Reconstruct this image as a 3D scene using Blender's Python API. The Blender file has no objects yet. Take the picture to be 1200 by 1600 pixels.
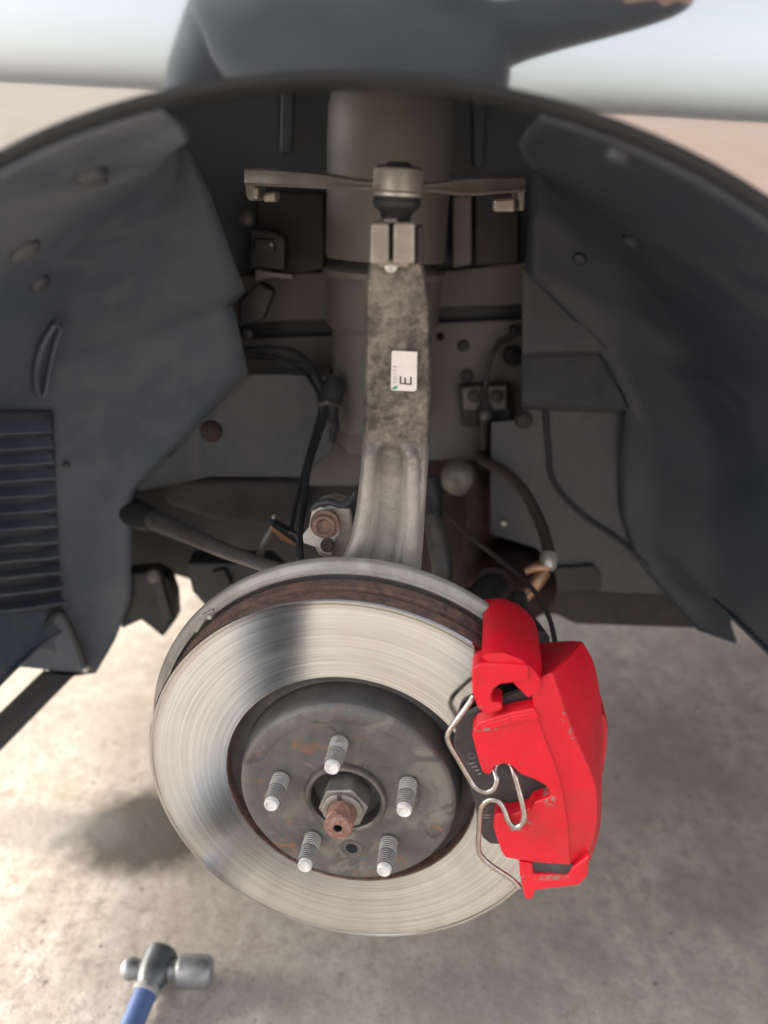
import bpy, bmesh, math, random
from mathutils import Vector, Matrix, noise as mnoise
random.seed(7)
R = math.radians
scene = bpy.context.scene
col = scene.collection

# ------------------------------------------------------------------ camera
CAM = Vector((0.0174, -0.5220, 0.8711))
C_RIGHT = Vector((0.998538, 0.020559, 0.049992))
C_UP = Vector((-0.054054, 0.379781, 0.923496))
C_FWD = Vector((0.0, 0.924848, -0.380337))
F = 1196.85                                    # focal length for a 1200 x 1600 frame
HUB = Vector((0, 0, 0.40))
STEER = R(-6.7083)
PHASE = 0.1243

cd = bpy.data.cameras.new('camera')
cam = bpy.data.objects.new('camera', cd)
col.objects.link(cam)
mw = Matrix((C_RIGHT, C_UP, -C_FWD)).transposed().to_4x4()
mw.translation = CAM
cam.matrix_world = mw
cd.sensor_fit = 'VERTICAL'
cd.sensor_height = 9.8
cd.sensor_width = 7.35
cd.lens = F / 1600 * 9.8
cd.clip_start = 0.02
cd.clip_end = 500
cd.dof.use_dof = True
cd.dof.focus_distance = 0.650
cd.dof.aperture_fstop = 0.72
scene.camera = cam
scene.render.resolution_x, scene.render.resolution_y = 768, 1024

# ------------------------------------------------------------------ world, sun, exposure
SUN_AZ_DIR = Vector((-0.98, 0.10, 0.0)).normalized()   # where the sun stands, seen from the wheel
SUN_EL = R(26)
world = bpy.data.worlds.new('World')
scene.world = world
world.use_nodes = True
wn = world.node_tree
wn.nodes.clear()
sky = wn.nodes.new('ShaderNodeTexSky')
sky.sky_type = 'NISHITA'
sky.sun_disc = False
sky.sun_elevation = SUN_EL
sky.sun_rotation = math.atan2(SUN_AZ_DIR.x, SUN_AZ_DIR.y)
sky.dust_density = 3.0
sky.air_density = 1.0
bg = wn.nodes.new('ShaderNodeBackground')
bg.inputs['Strength'].default_value = 0.15
wo = wn.nodes.new('ShaderNodeOutputWorld')
hz = wn.nodes.new('ShaderNodeHueSaturation')          # milky, hazy daylight
hz.inputs['Saturation'].default_value = 0.28
wn.links.new(sky.outputs[0], hz.inputs['Color'])
wn.links.new(hz.outputs[0], bg.inputs[0])
wn.links.new(bg.outputs[0], wo.inputs[0])
sl = bpy.data.lights.new('sun', 'SUN')
sl.energy = 3.0
sl.angle = R(18)
sl.color = (1.0, 0.93, 0.82)
sun = bpy.data.objects.new('sun', sl)
col.objects.link(sun)
sd = SUN_AZ_DIR * math.cos(SUN_EL) + Vector((0, 0, math.sin(SUN_EL)))
sun.rotation_euler = sd.to_track_quat('Z', 'Y').to_euler()
sun.location = (-3, -2, 4)
scene.view_settings.view_transform = 'Standard'
scene.view_settings.look = 'None'
scene.view_settings.gamma = 1
scene.view_settings.use_curve_mapping = False
scene.view_settings.exposure = 1.85

# ------------------------------------------------------------------ points measured on the photograph, placed at their real depth
def ray(u, v):
    return C_RIGHT * ((u - 600) / F) - C_UP * ((v - 800) / F) + C_FWD
def at(u, v, Y):                                # world point on the plane Y
    d = ray(u, v)
    return CAM + d * ((Y - CAM.y) / d.y)
def atz(u, v, Z):                               # world point at height Z
    d = ray(u, v)
    return CAM + d * ((Z - CAM.z) / d.z)
_SI = Matrix.Rotation(-STEER, 3, 'Z')
_C2 = _SI @ (CAM - HUB)
def rp(u, v, y):                                # the same in the steered wheel's own frame
    d = _SI @ ray(u, v)
    return _C2 + d * ((y - _C2.y) / d.y)

# ------------------------------------------------------------------ object helpers
def link(o, parent=None):
    col.objects.link(o)
    if parent is not None:
        o.parent = parent
    return o
def tag(o, label=None, cat=None, group=None, kind=None):
    if label: o['label'] = label
    if cat: o['category'] = cat
    if group: o['group'] = group
    if kind: o['kind'] = kind
    return o
def empty(name, loc=(0, 0, 0), rz=0.0):
    o = bpy.data.objects.new(name, None)
    o.empty_display_size = 0.05
    o.location = loc
    o.rotation_euler = (0, 0, rz)
    return link(o)
def wheel_empty(name):
    return empty(name, HUB, STEER)
def build(name, bm, mats, parent=None, smooth=40, bevel=0, bseg=2, solid=0, subsurf=0, recalc=True):
    if recalc:
        bmesh.ops.recalc_face_normals(bm, faces=bm.faces[:])
    me = bpy.data.meshes.new(name)
    bm.to_mesh(me)
    bm.free()
    if not isinstance(mats, (list, tuple)):
        mats = [mats]
    for m in mats:
        me.materials.append(m)
    if smooth:
        me.polygons.foreach_set('use_smooth', [True] * len(me.polygons))
        me.set_sharp_from_angle(angle=R(smooth))
    o = bpy.data.objects.new(name, me)
    link(o, parent)
    if solid:
        m = o.modifiers.new('solid', 'SOLIDIFY')
        m.thickness = abs(solid)
        m.offset = -1 if solid > 0 else 1
    if bevel:
        m = o.modifiers.new('bevel', 'BEVEL')
        m.width = bevel
        m.segments = bseg
        m.limit_method = 'ANGLE'
        m.angle_limit = R(35)
        m.harden_normals = True
    if subsurf:
        m = o.modifiers.new('sub', 'SUBSURF')
        m.levels = m.render_levels = subsurf
    return o
def in_wheel(o):                                # a one-mesh thing in the wheel's frame
    o.location = HUB
    o.rotation_euler = (0, 0, STEER)
    return o
def bm_lathe(prof, n=64, a0=0.0, a1=2 * math.pi, bm=None, mi=None, center=(0, 0), axis='Y', z0=0):
    """prof = (r, y) pairs turned round the Y axis (or Z: r, z)"""
    bm = bm or bmesh.new()
    full = abs(a1 - a0 - 2 * math.pi) < 1e-6
    k = n if full else n + 1
    rings = []
    for (r, y) in prof:
        ring = []
        for i in range(k):
            a = a0 + (a1 - a0) * i / n
            if axis == 'Y':
                ring.append(bm.verts.new((center[0] + r * math.cos(a), y, center[1] + r * math.sin(a))))
            else:
                ring.append(bm.verts.new((center[0] + r * math.cos(a), center[1] + r * math.sin(a), y)))
        rings.append(ring)
    for j in range(len(rings) - 1):
        for i in range(n):
            i2 = (i + 1) % k
            f = bm.faces.new((rings[j][i], rings[j][i2], rings[j + 1][i2], rings[j + 1][i]))
            if mi:
                f.material_index = mi[j]
    return bm, rings
def cap(bm, ring, m=0):
    f = bm.faces.new(ring)
    f.material_index = m
    return f
def bm_prism(front, back, bm=None):
    """two outlines of equal length, joined"""
    bm = bm or bmesh.new()
    a = [bm.verts.new(p) for p in front]
    b = [bm.verts.new(p) for p in back]
    n = len(a)
    bm.faces.new(a)
    bm.faces.new(b[::-1])
    for i in range(n):
        j = (i + 1) % n
        bm.faces.new((a[i], b[i], b[j], a[j]))
    return bm
def prism_wheel(px, yf, yb):
    f = [rp(u, v, yf) for u, v in px]
    return bm_prism(f, [Vector((p.x, yb, p.z)) for p in f])
def prism_at(px, Y, dY, shift=Vector((0, 0, 0))):
    f = [at(u, v, Y) for u, v in px]
    return bm_prism(f, [p + Vector((0, dY, 0)) + shift for p in f])
def bm_box(cx, cy, cz, sx, sy, sz, bm=None, M=None):
    bm = bm or bmesh.new()
    vs = []
    for x in (-1, 1):
        for y in (-1, 1):
            for z in (-1, 1):
                p = Vector((x * sx / 2, y * sy / 2, z * sz / 2))
                if M is not None:
                    p = M @ p
                vs.append(bm.verts.new(p + Vector((cx, cy, cz))))
    for q in ((0, 1, 3, 2), (4, 6, 7, 5), (0, 4, 5, 1), (2, 3, 7, 6), (0, 2, 6, 4), (1, 5, 7, 3)):
        bm.faces.new([vs[i] for i in q])
    return bm
def catmull(pts, per=8):
    pts = [Vector(p) for p in pts]
    if len(pts) < 3:
        return pts
    out = []
    P = [pts[0] * 2 - pts[1]] + pts + [pts[-1] * 2 - pts[-2]]
    for i in range(1, len(P) - 2):
        p0, p1, p2, p3 = P[i - 1], P[i], P[i + 1], P[i + 2]
        for k in range(per):
            t = k / per
            out.append(0.5 * ((2 * p1) + (p2 - p0) * t + (2 * p0 - 5 * p1 + 4 * p2 - p3) * t * t + (3 * p1 - p0 - 3 * p2 + p3) * t ** 3))
    out.append(pts[-1].copy())
    return out
def bm_tube(pts, rad, n=10, per=8, bm=None, flat=1.0):
    """round bar along a smoothed path; rad a number or one per control point"""
    bm = bm or bmesh.new()
    path = catmull(pts, per)
    if isinstance(rad, (int, float)):
        rads = [rad] * len(path)
    else:
        rads = [v.x for v in catmull([Vector((r, 0, 0)) for r in rad], per)]
    t0 = (path[1] - path[0]).normalized()
    nrm = t0.orthogonal().normalized()
    rings = []
    for i, p in enumerate(path):
        t = (path[min(i + 1, len(path) - 1)] - path[max(i - 1, 0)]).normalized()
        nrm = (nrm - t * nrm.dot(t)).normalized()
        b = t.cross(nrm)
        rings.append([bm.verts.new(p + (nrm * math.cos(2 * math.pi * k / n) + b * flat * math.sin(2 * math.pi * k / n)) * rads[i]) for k in range(n)])
    for j in range(len(rings) - 1):
        for k in range(n):
            bm.faces.new((rings[j][k], rings[j][(k + 1) % n], rings[j + 1][(k + 1) % n], rings[j + 1][k]))
    bm.faces.new(rings[0][::-1])
    bm.faces.new(rings[-1])
    return bm
def bm_grid(rows, bm=None):
    bm = bm or bmesh.new()
    vv = [[bm.verts.new(p) for p in r] for r in rows]
    for j in range(len(vv) - 1):
        for i in range(len(vv[0]) - 1):
            bm.faces.new((vv[j][i], vv[j][i + 1], vv[j + 1][i + 1], vv[j + 1][i]))
    return bm
def bm_turn(p0, p1, prof, n=20, bm=None, mi=None, caps=True):
    """profile (distance along p0->p1 in metres, radius) turned round that line"""
    bm = bm or bmesh.new()
    d = (p1 - p0).normalized()
    a = d.orthogonal().normalized()
    b = d.cross(a)
    rings = [[bm.verts.new(p0 + d * s + (a * math.cos(2 * math.pi * k / n) + b * math.sin(2 * math.pi * k / n)) * r) for k in range(n)] for s, r in prof]
    for j in range(len(rings) - 1):
        for k in range(n):
            f = bm.faces.new((rings[j][k], rings[j][(k + 1) % n], rings[j + 1][(k + 1) % n], rings[j + 1][k]))
            if mi: f.material_index = mi[j]
    if caps:
        f = bm.faces.new(rings[0][::-1]); f.material_index = mi[0] if mi else 0
        f = bm.faces.new(rings[-1]); f.material_index = mi[-1] if mi else 0
    return bm
def smooth01(t):
    t = max(0.0, min(1.0, t))
    return t * t * (3 - 2 * t)
def lerp_tab(tab, x):
    if x <= tab[0][0]: return tab[0][1]
    for (x0, y0), (x1, y1) in zip(tab, tab[1:]):
        if x <= x1:
            return y0 + (y1 - y0) * (x - x0) / (x1 - x0)
    return tab[-1][1]

# ------------------------------------------------------------------ materials
class NT:
    def __init__(self, name):
        self.m = bpy.data.materials.new(name)
        self.m.use_nodes = True
        self.t = self.m.node_tree
        self.b = self.t.nodes['Principled BSDF']
        self.coord = self.n('ShaderNodeTexCoord').outputs['Object']
    def n(self, typ, **kw):
        nd = self.t.nodes.new(typ)
        for k, v in kw.items():
            setattr(nd, k, v)
        return nd
    def l(self, a, b):
        self.t.links.new(a, b)
    def noise(self, scale, detail=4, rough=0.55, vec=None, dist=0.0):
        nd = self.n('ShaderNodeTexNoise')
        nd.inputs['Scale'].default_value = scale
        nd.inputs['Detail'].default_value = detail
        nd.inputs['Roughness'].default_value = rough
        nd.inputs['Distortion'].default_value = dist
        self.l(vec or self.coord, nd.inputs['Vector'])
        return nd.outputs['Fac']
    def ramp(self, fac, stops):
        nd = self.n('ShaderNodeValToRGB')
        el = nd.color_ramp.elements
        while len(el) < len(stops): el.new(0.5)
        for e, (p, c) in zip(el, stops):
            e.position = p
            e.color = (*c, 1) if not isinstance(c, (int, float)) else (c, c, c, 1)
        self.l(fac, nd.inputs[0])
        return nd.outputs[0]
    def mix(self, fac, a, b, blend='MIX'):
        nd = self.n('ShaderNodeMix', data_type='RGBA', blend_type=blend)
        if isinstance(fac, (int, float)): nd.inputs[0].default_value = fac
        else: self.l(fac, nd.inputs[0])
        for s, x in ((6, a), (7, b)):
            if isinstance(x, tuple): nd.inputs[s].default_value = (*x, 1)
            else: self.l(x, nd.inputs[s])
        return nd.outputs[2]
    def math(self, op, a, b=0.0, c=0.0):
        nd = self.n('ShaderNodeMath', operation=op)
        for i, x in enumerate((a, b, c)):
            if isinstance(x, (int, float)): nd.inputs[i].default_value = x
            else: self.l(x, nd.inputs[i])
        return nd.outputs[0]
    def bump(self, h, strength, dist=0.001):
        nd = self.n('ShaderNodeBump')
        nd.inputs['Strength'].default_value = strength
        nd.inputs['Distance'].default_value = dist
        self.l(h, nd.inputs['Height'])
        self.l(nd.outputs[0], self.b.inputs['Normal'])
        return nd
    def set(self, **kw):
        for k, v in kw.items():
            k = k.replace('_', ' ')
            s = self.b.inputs[k]
            if hasattr(v, 'is_output') or isinstance(v, bpy.types.NodeSocket): self.l(v, s)
            elif isinstance(v, tuple): s.default_value = (*v, 1)
            else: s.default_value = v
        return self

def simple(name, c1, c2=None, rough=0.5, metal=0.0, scale=30, bump=0.0, bscale=200, spec=0.5, bdist=0.001, lo=0.35, hi=0.65, rvar=0.12):
    t = NT(name)
    c2 = c2 or tuple(x * 0.7 for x in c1)
    f = t.noise(scale, 6, 0.6)
    t.set(Base_Color=t.ramp(f, [(lo, c1), (hi, c2)]), Metallic=metal)
    t.b.inputs['Specular IOR Level'].default_value = spec
    rr = t.math('MULTIPLY_ADD', t.noise(scale * 2.3, 3), rvar * 2, rough - rvar)
    t.set(Roughness=rr)
    if bump:
        t.bump(t.noise(bscale, 5, 0.6), bump, bdist)
    return t.m

M = {}
def rotor_steel():
    t = NT('turned_steel')
    sep = t.n('ShaderNodeSeparateXYZ'); t.l(t.coord, sep.inputs[0])
    x, z = sep.outputs[0], sep.outputs[2]
    r = t.math('SQRT', t.math('ADD', t.math('MULTIPLY', x, x), t.math('MULTIPLY', z, z)))
    ang = t.math('ARCTAN2', z, x)
    def ringvec(fr, fa):
        c = t.n('ShaderNodeCombineXYZ')
        t.l(t.math('MULTIPLY', r, fr), c.inputs[0])
        t.l(t.math('MULTIPLY', t.math('SINE', ang), fa), c.inputs[1])
        t.l(t.math('MULTIPLY', t.math('COSINE', ang), fa), c.inputs[2])
        return c.outputs[0]
    fine = t.noise(1.0, 3, 0.7, ringvec(1700, 0.9))
    mid = t.noise(1.0, 4, 0.6, ringvec(420, 0.55))
    broad = t.noise(1.0, 3, 0.5, ringvec(60, 0.9))
    blot = t.noise(24, 5, 0.6)
    c = t.ramp(fine, [(0.28, (0.29, 0.305, 0.315)), (0.5, (0.49, 0.51, 0.52)), (0.70, (0.79, 0.82, 0.83))])
    c = t.mix(0.5, c, t.ramp(mid, [(0.3, (0.37, 0.385, 0.395)), (0.7, (0.65, 0.675, 0.685))]))
    c = t.mix(t.math('MULTIPLY', t.math('GREATER_THAN', mid, 0.69), 0.55), c, (0.16, 0.14, 0.12))
    c = t.mix(t.ramp(blot, [(0.5, 0.0), (0.75, 0.25)]), c, (0.42, 0.38, 0.33))
    edge = t.ramp(r, [(0.1740, 0.0), (0.1768, 0.55)])
    c = t.mix(edge, c, (0.24, 0.20, 0.17))
    t.set(Base_Color=c, Metallic=1.0)
    rg = t.math('ADD', t.math('MULTIPLY_ADD', broad, 0.10, 0.07), t.math('MULTIPLY', fine, 0.05))
    t.set(Roughness=rg)
    t.b.inputs['Anisotropic'].default_value = 0.82
    t.b.inputs['Anisotropic Rotation'].default_value = 0.25
    tg = t.n('ShaderNodeTangent', direction_type='RADIAL', axis='Y')
    t.l(tg.outputs[0], t.b.inputs['Tangent'])
    h = t.math('ADD', t.math('MULTIPLY', fine, 0.6), mid)
    t.bump(h, 0.07, 0.0003)
    return t.m
M['steel'] = rotor_steel()
def rust_mat(name, a, b, c, scale=60):
    t = NT(name)
    f = t.noise(scale, 7, 0.65, dist=0.4)
    g = t.noise(scale * 5, 5, 0.7)
    cc = t.ramp(f, [(0.32, a), (0.5, b), (0.68, c)])
    cc = t.mix(t.ramp(g, [(0.45, 0.0), (0.7, 0.6)]), cc, a)
    t.set(Base_Color=cc, Roughness=0.82)
    t.bump(t.math('ADD', f, g), 0.5, 0.0012)
    return t.m
M['rust'] = rust_mat('rusty_iron', (0.085, 0.058, 0.050), (0.19, 0.115, 0.09), (0.30, 0.17, 0.11), 90)
M['rust_dark'] = rust_mat('dark_rust', (0.025, 0.019, 0.017), (0.05, 0.034, 0.028), (0.085, 0.05, 0.036), 110)
M['rust_orange'] = rust_mat('orange_rust', (0.13, 0.065, 0.048), (0.24, 0.12, 0.09), (0.42, 0.27, 0.21), 190)
def hat_mat():
    t = NT('grey_coated_iron')
    f = t.noise(38, 6, 0.62)
    g = t.noise(17, 4, 0.6, dist=1.2)
    c = t.ramp(f, [(0.3, (0.085, 0.080, 0.076)), (0.7, (0.145, 0.138, 0.132))])
    c = t.mix(t.ramp(g, [(0.50, 0.0), (0.60, 0.65)]), c, (0.235, 0.215, 0.185))
    c = t.mix(t.ramp(t.noise(55, 5, 0.6, dist=0.8), [(0.60, 0.0), (0.68, 0.8)]), c, (0.24, 0.115, 0.065))
    c = t.mix(t.ramp(t.noise(26, 4, 0.6, dist=1.5), [(0.58, 0.0), (0.68, 0.7)]), c, (0.045, 0.038, 0.035))
    t.set(Base_Color=c, Metallic=0.25, Roughness=t.math('MULTIPLY_ADD', f, 0.3, 0.38))
    t.bump(t.math('ADD', f, t.noise(420, 3, 0.6)), 0.25, 0.0006)
    return t.m
M['hat'] = hat_mat()
M['hat_side'] = simple('dark_grey_iron', (0.062, 0.058, 0.055), (0.10, 0.094, 0.088), 0.55, 0.2, 40, 0.25, 350)
M['hub'] = simple('worn_hub_steel', (0.10, 0.095, 0.09), (0.20, 0.18, 0.16), 0.45, 0.6, 60, 0.3, 300)
M['nut'] = simple('dull_nut_steel', (0.20, 0.185, 0.165), (0.30, 0.28, 0.25), 0.45, 0.55, 90, 0.35, 400)
M['stud_white'] = simple('pale_thread_coating', (0.72, 0.71, 0.68), (0.50, 0.48, 0.45), 0.5, 0.1, 160, 0.3, 600)
M['stud_grey'] = simple('zinc_thread', (0.50, 0.50, 0.49), (0.32, 0.31, 0.30), 0.45, 0.3, 200, 0.3, 600)
M['void'] = simple('deep_shadow_black', (0.008, 0.008, 0.009), (0.012, 0.012, 0.013), 0.9, 0, 20)  # near-black with deep shade put into its colour
M['shield'] = simple('dusty_sheet_steel', (0.43, 0.40, 0.36), (0.31, 0.285, 0.25), 0.5, 0.3, 45, 0.2, 300)
def red_paint():
    t = NT('red_caliper_paint')
    f = t.noise(45, 4, 0.5)
    c = t.ramp(f, [(0.3, (0.60, 0.005, 0.018)), (0.7, (0.68, 0.008, 0.026))])
    geo = t.n('ShaderNodeNewGeometry')
    chip = t.noise(120, 6, 0.7, dist=0.6)
    pt = t.ramp(geo.outputs['Pointiness'], [(0.56, 0.0), (0.62, 1.0)])
    k = t.math('MULTIPLY', pt, t.ramp(chip, [(0.55, 0.0), (0.60, 1.0)]))
    k2 = t.ramp(t.noise(58, 7, 0.75, dist=0.5), [(0.745, 0.0), (0.76, 1.0)])
    kk = t.math('MAXIMUM', k, k2)
    nz = t.noise(210, 6, 0.7, dist=0.4)
    for (u, v, y, rx, rz, th) in ((762, 1141, -0.0295, 0.014, 0.003, 0.50), (880, 1112, -0.018, 0.005, 0.016, 0.60), (858, 1248, -0.0285, 0.006, 0.010, 0.50), (893, 1140, -0.017, 0.003, 0.012, 0.58),
                                 (828, 1280, -0.0285, 0.010, 0.008, 0.56), (806, 1296, -0.0285, 0.008, 0.003, 0.50), (745, 1105, -0.0295, 0.006, 0.006, 0.53), (860, 1372, -0.029, 0.018, 0.003, 0.48), (774, 946, 0.055, 0.012, 0.004, 0.55), (815, 1375, -0.029, 0.004, 0.012, 0.54)):
        q = rp(u, v, y)
        mp = t.n('ShaderNodeMapping', vector_type='TEXTURE'); t.l(t.coord, mp.inputs[0])
        mp.inputs['Location'].default_value = q; mp.inputs['Scale'].default_value = (rx, 0.03, rz)
        mp.inputs['Rotation'].default_value = (0, R(-12), 0)
        ln = t.n('ShaderNodeVectorMath', operation='LENGTH'); t.l(mp.outputs[0], ln.inputs[0])
        msk = t.math('MULTIPLY', t.ramp(ln.outputs['Value'], [(0.4, 1.0), (1.0, 0.0)]), t.ramp(nz, [(th, 0.0), (th + 0.03, 1.0)]))
        kk = t.math('MAXIMUM', kk, msk)
    c = t.mix(t.ramp(t.noise(22, 5, 0.6), [(0.55, 0.0), (0.8, 0.25)]), c, (0.30, 0.008, 0.010))
    dust = t.ramp(t.noise(16, 6, 0.68, dist=0.6), [(0.50, 0.0), (0.72, 0.38)])
    c = t.mix(dust, c, (0.26, 0.045, 0.035))
    c = t.mix(t.ramp(t.noise(260, 4, 0.65), [(0.62, 0.0), (0.70, 0.5)]), c, (0.22, 0.02, 0.018))
    c = t.mix(kk, c, (0.24, 0.17, 0.14))
    t.set(Base_Color=c, Roughness=t.math('MULTIPLY_ADD', t.noise(24, 5, 0.65), 0.55, 0.12))
    t.b.inputs['Specular IOR Level'].default_value = 0.4
    h = t.math('SUBTRACT', t.math('ADD', t.math('MULTIPLY', t.noise(70, 3), 0.8), t.math('MULTIPLY', t.noise(420, 4, 0.7), 0.35)), kk)
    t.bump(h, 0.42, 0.0008)
    return t.m
M['red'] = red_paint()
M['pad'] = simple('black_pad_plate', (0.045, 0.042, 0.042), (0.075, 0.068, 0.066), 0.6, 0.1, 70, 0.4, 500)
M['friction'] = simple('friction_lining', (0.06, 0.052, 0.048), (0.10, 0.085, 0.075), 0.9, 0, 300, 0.5, 700)
M['print'] = simple('pale_stamped_print', (0.30, 0.29, 0.28), (0.22, 0.21, 0.2), 0.7)
M['wire'] = simple('spring_steel', (0.52, 0.49, 0.46), (0.36, 0.31, 0.27), 0.30, 0.95, 110, 0.15, 500)
def alu():
    t = NT('cast_aluminium')
    f = t.noise(28, 7, 0.68, dist=0.8)
    g = t.noise(130, 6, 0.7)
    sep = t.n('ShaderNodeSeparateXYZ'); t.l(t.coord, sep.inputs[0])
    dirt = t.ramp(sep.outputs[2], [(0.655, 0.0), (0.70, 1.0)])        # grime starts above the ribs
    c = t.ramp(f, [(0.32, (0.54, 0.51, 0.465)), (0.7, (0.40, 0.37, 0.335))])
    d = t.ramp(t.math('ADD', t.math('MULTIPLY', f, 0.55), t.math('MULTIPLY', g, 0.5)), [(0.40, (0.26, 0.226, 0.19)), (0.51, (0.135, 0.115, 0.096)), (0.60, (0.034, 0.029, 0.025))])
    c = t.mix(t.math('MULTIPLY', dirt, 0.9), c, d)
    t.set(Base_Color=c, Metallic=0.45, Roughness=t.math('MULTIPLY_ADD', g, 0.25, 0.38))
    t.bump(t.math('ADD', f, t.math('MULTIPLY', g, 1.2)), 0.75, 0.0018)
    return t.m
M['alu'] = alu()
M['alu_clean'] = simple('clean_aluminium', (0.43, 0.385, 0.335), (0.31, 0.275, 0.235), 0.40, 0.5, 60, 0.3, 350)
M['arm'] = simple('dull_alloy_arm', (0.25, 0.23, 0.20), (0.19, 0.172, 0.15), 0.5, 0.3, 30, 0.25, 200)
M['rubber'] = simple('black_rubber', (0.022, 0.023, 0.024), (0.035, 0.035, 0.036), 0.6, 0, 60, 0.2, 300)
M['plastic'] = simple('grey_liner_plastic', (0.060, 0.066, 0.077), (0.076, 0.080, 0.088), 0.55, 0, 9, 0.25, 900, bdist=0.0006)
M['plastic_dark'] = simple('dark_liner_plastic', (0.031, 0.036, 0.046), (0.040, 0.045, 0.055), 0.5, 0, 9, 0.25, 900, bdist=0.0006)
M['plastic_dusty_hazed'] = simple('dusty_hazed_liner_plastic', (0.095, 0.110, 0.132), (0.115, 0.127, 0.145), 0.62, 0, 7, 0.25, 800, bdist=0.0006)
def dusty(name, c1, c2, dust, amt, rough=0.6):
    t = NT(name)
    f = t.noise(6, 5, 0.6)
    c = t.ramp(f, [(0.35, c1), (0.65, c2)])
    d = t.math('MULTIPLY', t.ramp(t.noise(11, 7, 0.68, dist=0.7), [(0.46, 0.0), (0.66, 1.0)]), amt)
    c = t.mix(d, c, dust)
    sp = t.ramp(t.noise(150, 4, 0.6), [(0.66, 0.0), (0.72, 0.55)])
    c = t.mix(sp, c, dust)
    sm = t.n('ShaderNodeMapping'); t.l(t.coord, sm.inputs[0]); sm.inputs['Scale'].default_value = (40, 40, 5)
    c = t.mix(t.math('MULTIPLY', t.ramp(t.noise(1.0, 5, 0.65, sm.outputs[0]), [(0.50, 0.0), (0.70, 1.0)]), amt * 0.6), c, dust)
    t.set(Base_Color=c, Roughness=t.math('MULTIPLY_ADD', d, 0.3, rough - 0.1))
    t.bump(t.math('ADD', t.noise(900, 3, 0.6), t.math('MULTIPLY', t.noise(35, 4), 0.8)), 0.3, 0.0007)
    return t.m
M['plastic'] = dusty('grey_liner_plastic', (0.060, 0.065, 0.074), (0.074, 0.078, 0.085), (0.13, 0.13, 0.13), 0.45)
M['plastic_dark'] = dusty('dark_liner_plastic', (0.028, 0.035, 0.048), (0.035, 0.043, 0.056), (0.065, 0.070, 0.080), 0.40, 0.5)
M['plastic_dusty_hazed'] = dusty('dusty_hazed_liner_plastic', (0.070, 0.087, 0.115), (0.088, 0.103, 0.128), (0.155, 0.165, 0.18), 0.5)  # dusty plastic, base lightened and blued to carry lens haze
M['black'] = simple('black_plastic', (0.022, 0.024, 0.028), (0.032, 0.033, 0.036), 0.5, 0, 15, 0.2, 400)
M['trim'] = simple('satin_black_trim', (0.026, 0.030, 0.034), (0.034, 0.037, 0.041), 0.42, 0, 12, 0.15, 600)
M['body'] = simple('beige_underbody_primer', (0.165, 0.152, 0.138), (0.125, 0.116, 0.105), 0.6, 0, 8, 0.15, 120)
M['tower'] = simple('khaki_tower_paint', (0.20, 0.188, 0.168), (0.155, 0.146, 0.13), 0.5, 0, 7, 0.15, 120)
M['apron_shaded'] = simple('shaded_blue_grey_panel', (0.11, 0.13, 0.15), (0.13, 0.15, 0.17), 0.5, 0, 6)  # shadow and bluish haze on the apron put into its colour
M['dark_iron'] = simple('dark_chassis_iron', (0.034, 0.033, 0.034), (0.055, 0.050, 0.048), 0.65, 0.1, 25, 0.4, 200)
M['rod'] = simple('grey_rod_steel', (0.17, 0.16, 0.145), (0.11, 0.10, 0.09), 0.5, 0.4, 40, 0.3, 250)
M['maroon'] = simple('dark_maroon_rubber', (0.050, 0.020, 0.022), (0.035, 0.018, 0.019), 0.5, 0, 20, 0.2, 200)
M['hose'] = simple('brown_black_hose', (0.060, 0.045, 0.042), (0.045, 0.036, 0.034), 0.6, 0, 50, 0.2, 500)
M['brass'] = simple('coppery_fitting', (0.46, 0.27, 0.16), (0.33, 0.19, 0.11), 0.4, 0.7, 60, 0.2, 300)
M['zinc'] = simple('bright_zinc', (0.62, 0.60, 0.55), (0.5, 0.46, 0.40), 0.35, 0.5, 50, 0.2, 300)
M['white_plate'] = simple('white_sensor_plate', (0.60, 0.56, 0.50), (0.46, 0.42, 0.37), 0.5, 0.2, 80, 0.3, 300)
M['label'] = simple('white_paper', (0.80, 0.75, 0.72), (0.74, 0.69, 0.66), 0.55, 0, 90)
M['ink'] = simple('black_ink', (0.03, 0.025, 0.03), (0.05, 0.04, 0.045), 0.6)
M['ink_pale'] = simple('faded_ink', (0.40, 0.36, 0.35), (0.5, 0.45, 0.44), 0.6)
M['green'] = simple('green_marker', (0.05, 0.33, 0.18), (0.07, 0.42, 0.24), 0.5)
M['chrome'] = simple('hammer_steel', (0.36, 0.35, 0.34), (0.25, 0.245, 0.24), 0.48, 0.6, 40, 0.1, 200)
M['grey_iron'] = simple('hammer_dark_steel', (0.17, 0.18, 0.18), (0.12, 0.125, 0.125), 0.42, 0.6, 40, 0.1, 200)
M['blue'] = simple('blue_handle_paint', (0.075, 0.125, 0.27), (0.10, 0.16, 0.32), 0.4, 0, 25)
M['shirt'] = simple('dark_shirt', (0.035, 0.042, 0.052), (0.05, 0.058, 0.07), 0.9, 0, 12)
M['jeans'] = simple('dark_jeans', (0.10, 0.11, 0.13), (0.13, 0.14, 0.16), 0.9, 0, 12)
M['skin'] = simple('skin', (0.50, 0.30, 0.22), (0.45, 0.26, 0.19), 0.5, 0, 20)
M['hair'] = simple('dark_hair', (0.02, 0.015, 0.012), (0.03, 0.022, 0.018), 0.6, 0, 90)
def paint():
    t = NT('silver_car_paint')
    f = t.noise(2600, 2, 0.5)
    t.set(Base_Color=t.ramp(f, [(0.3, (0.385, 0.388, 0.39)), (0.7, (0.45, 0.453, 0.455))]), Metallic=0.95, Roughness=0.045)
    t.b.inputs['Coat Weight'].default_value = 1.0
    t.b.inputs['Coat Roughness'].default_value = 0.03
    t.bump(t.noise(9, 2), 0.04, 0.004)
    return t.m
M['paint'] = paint()
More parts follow.
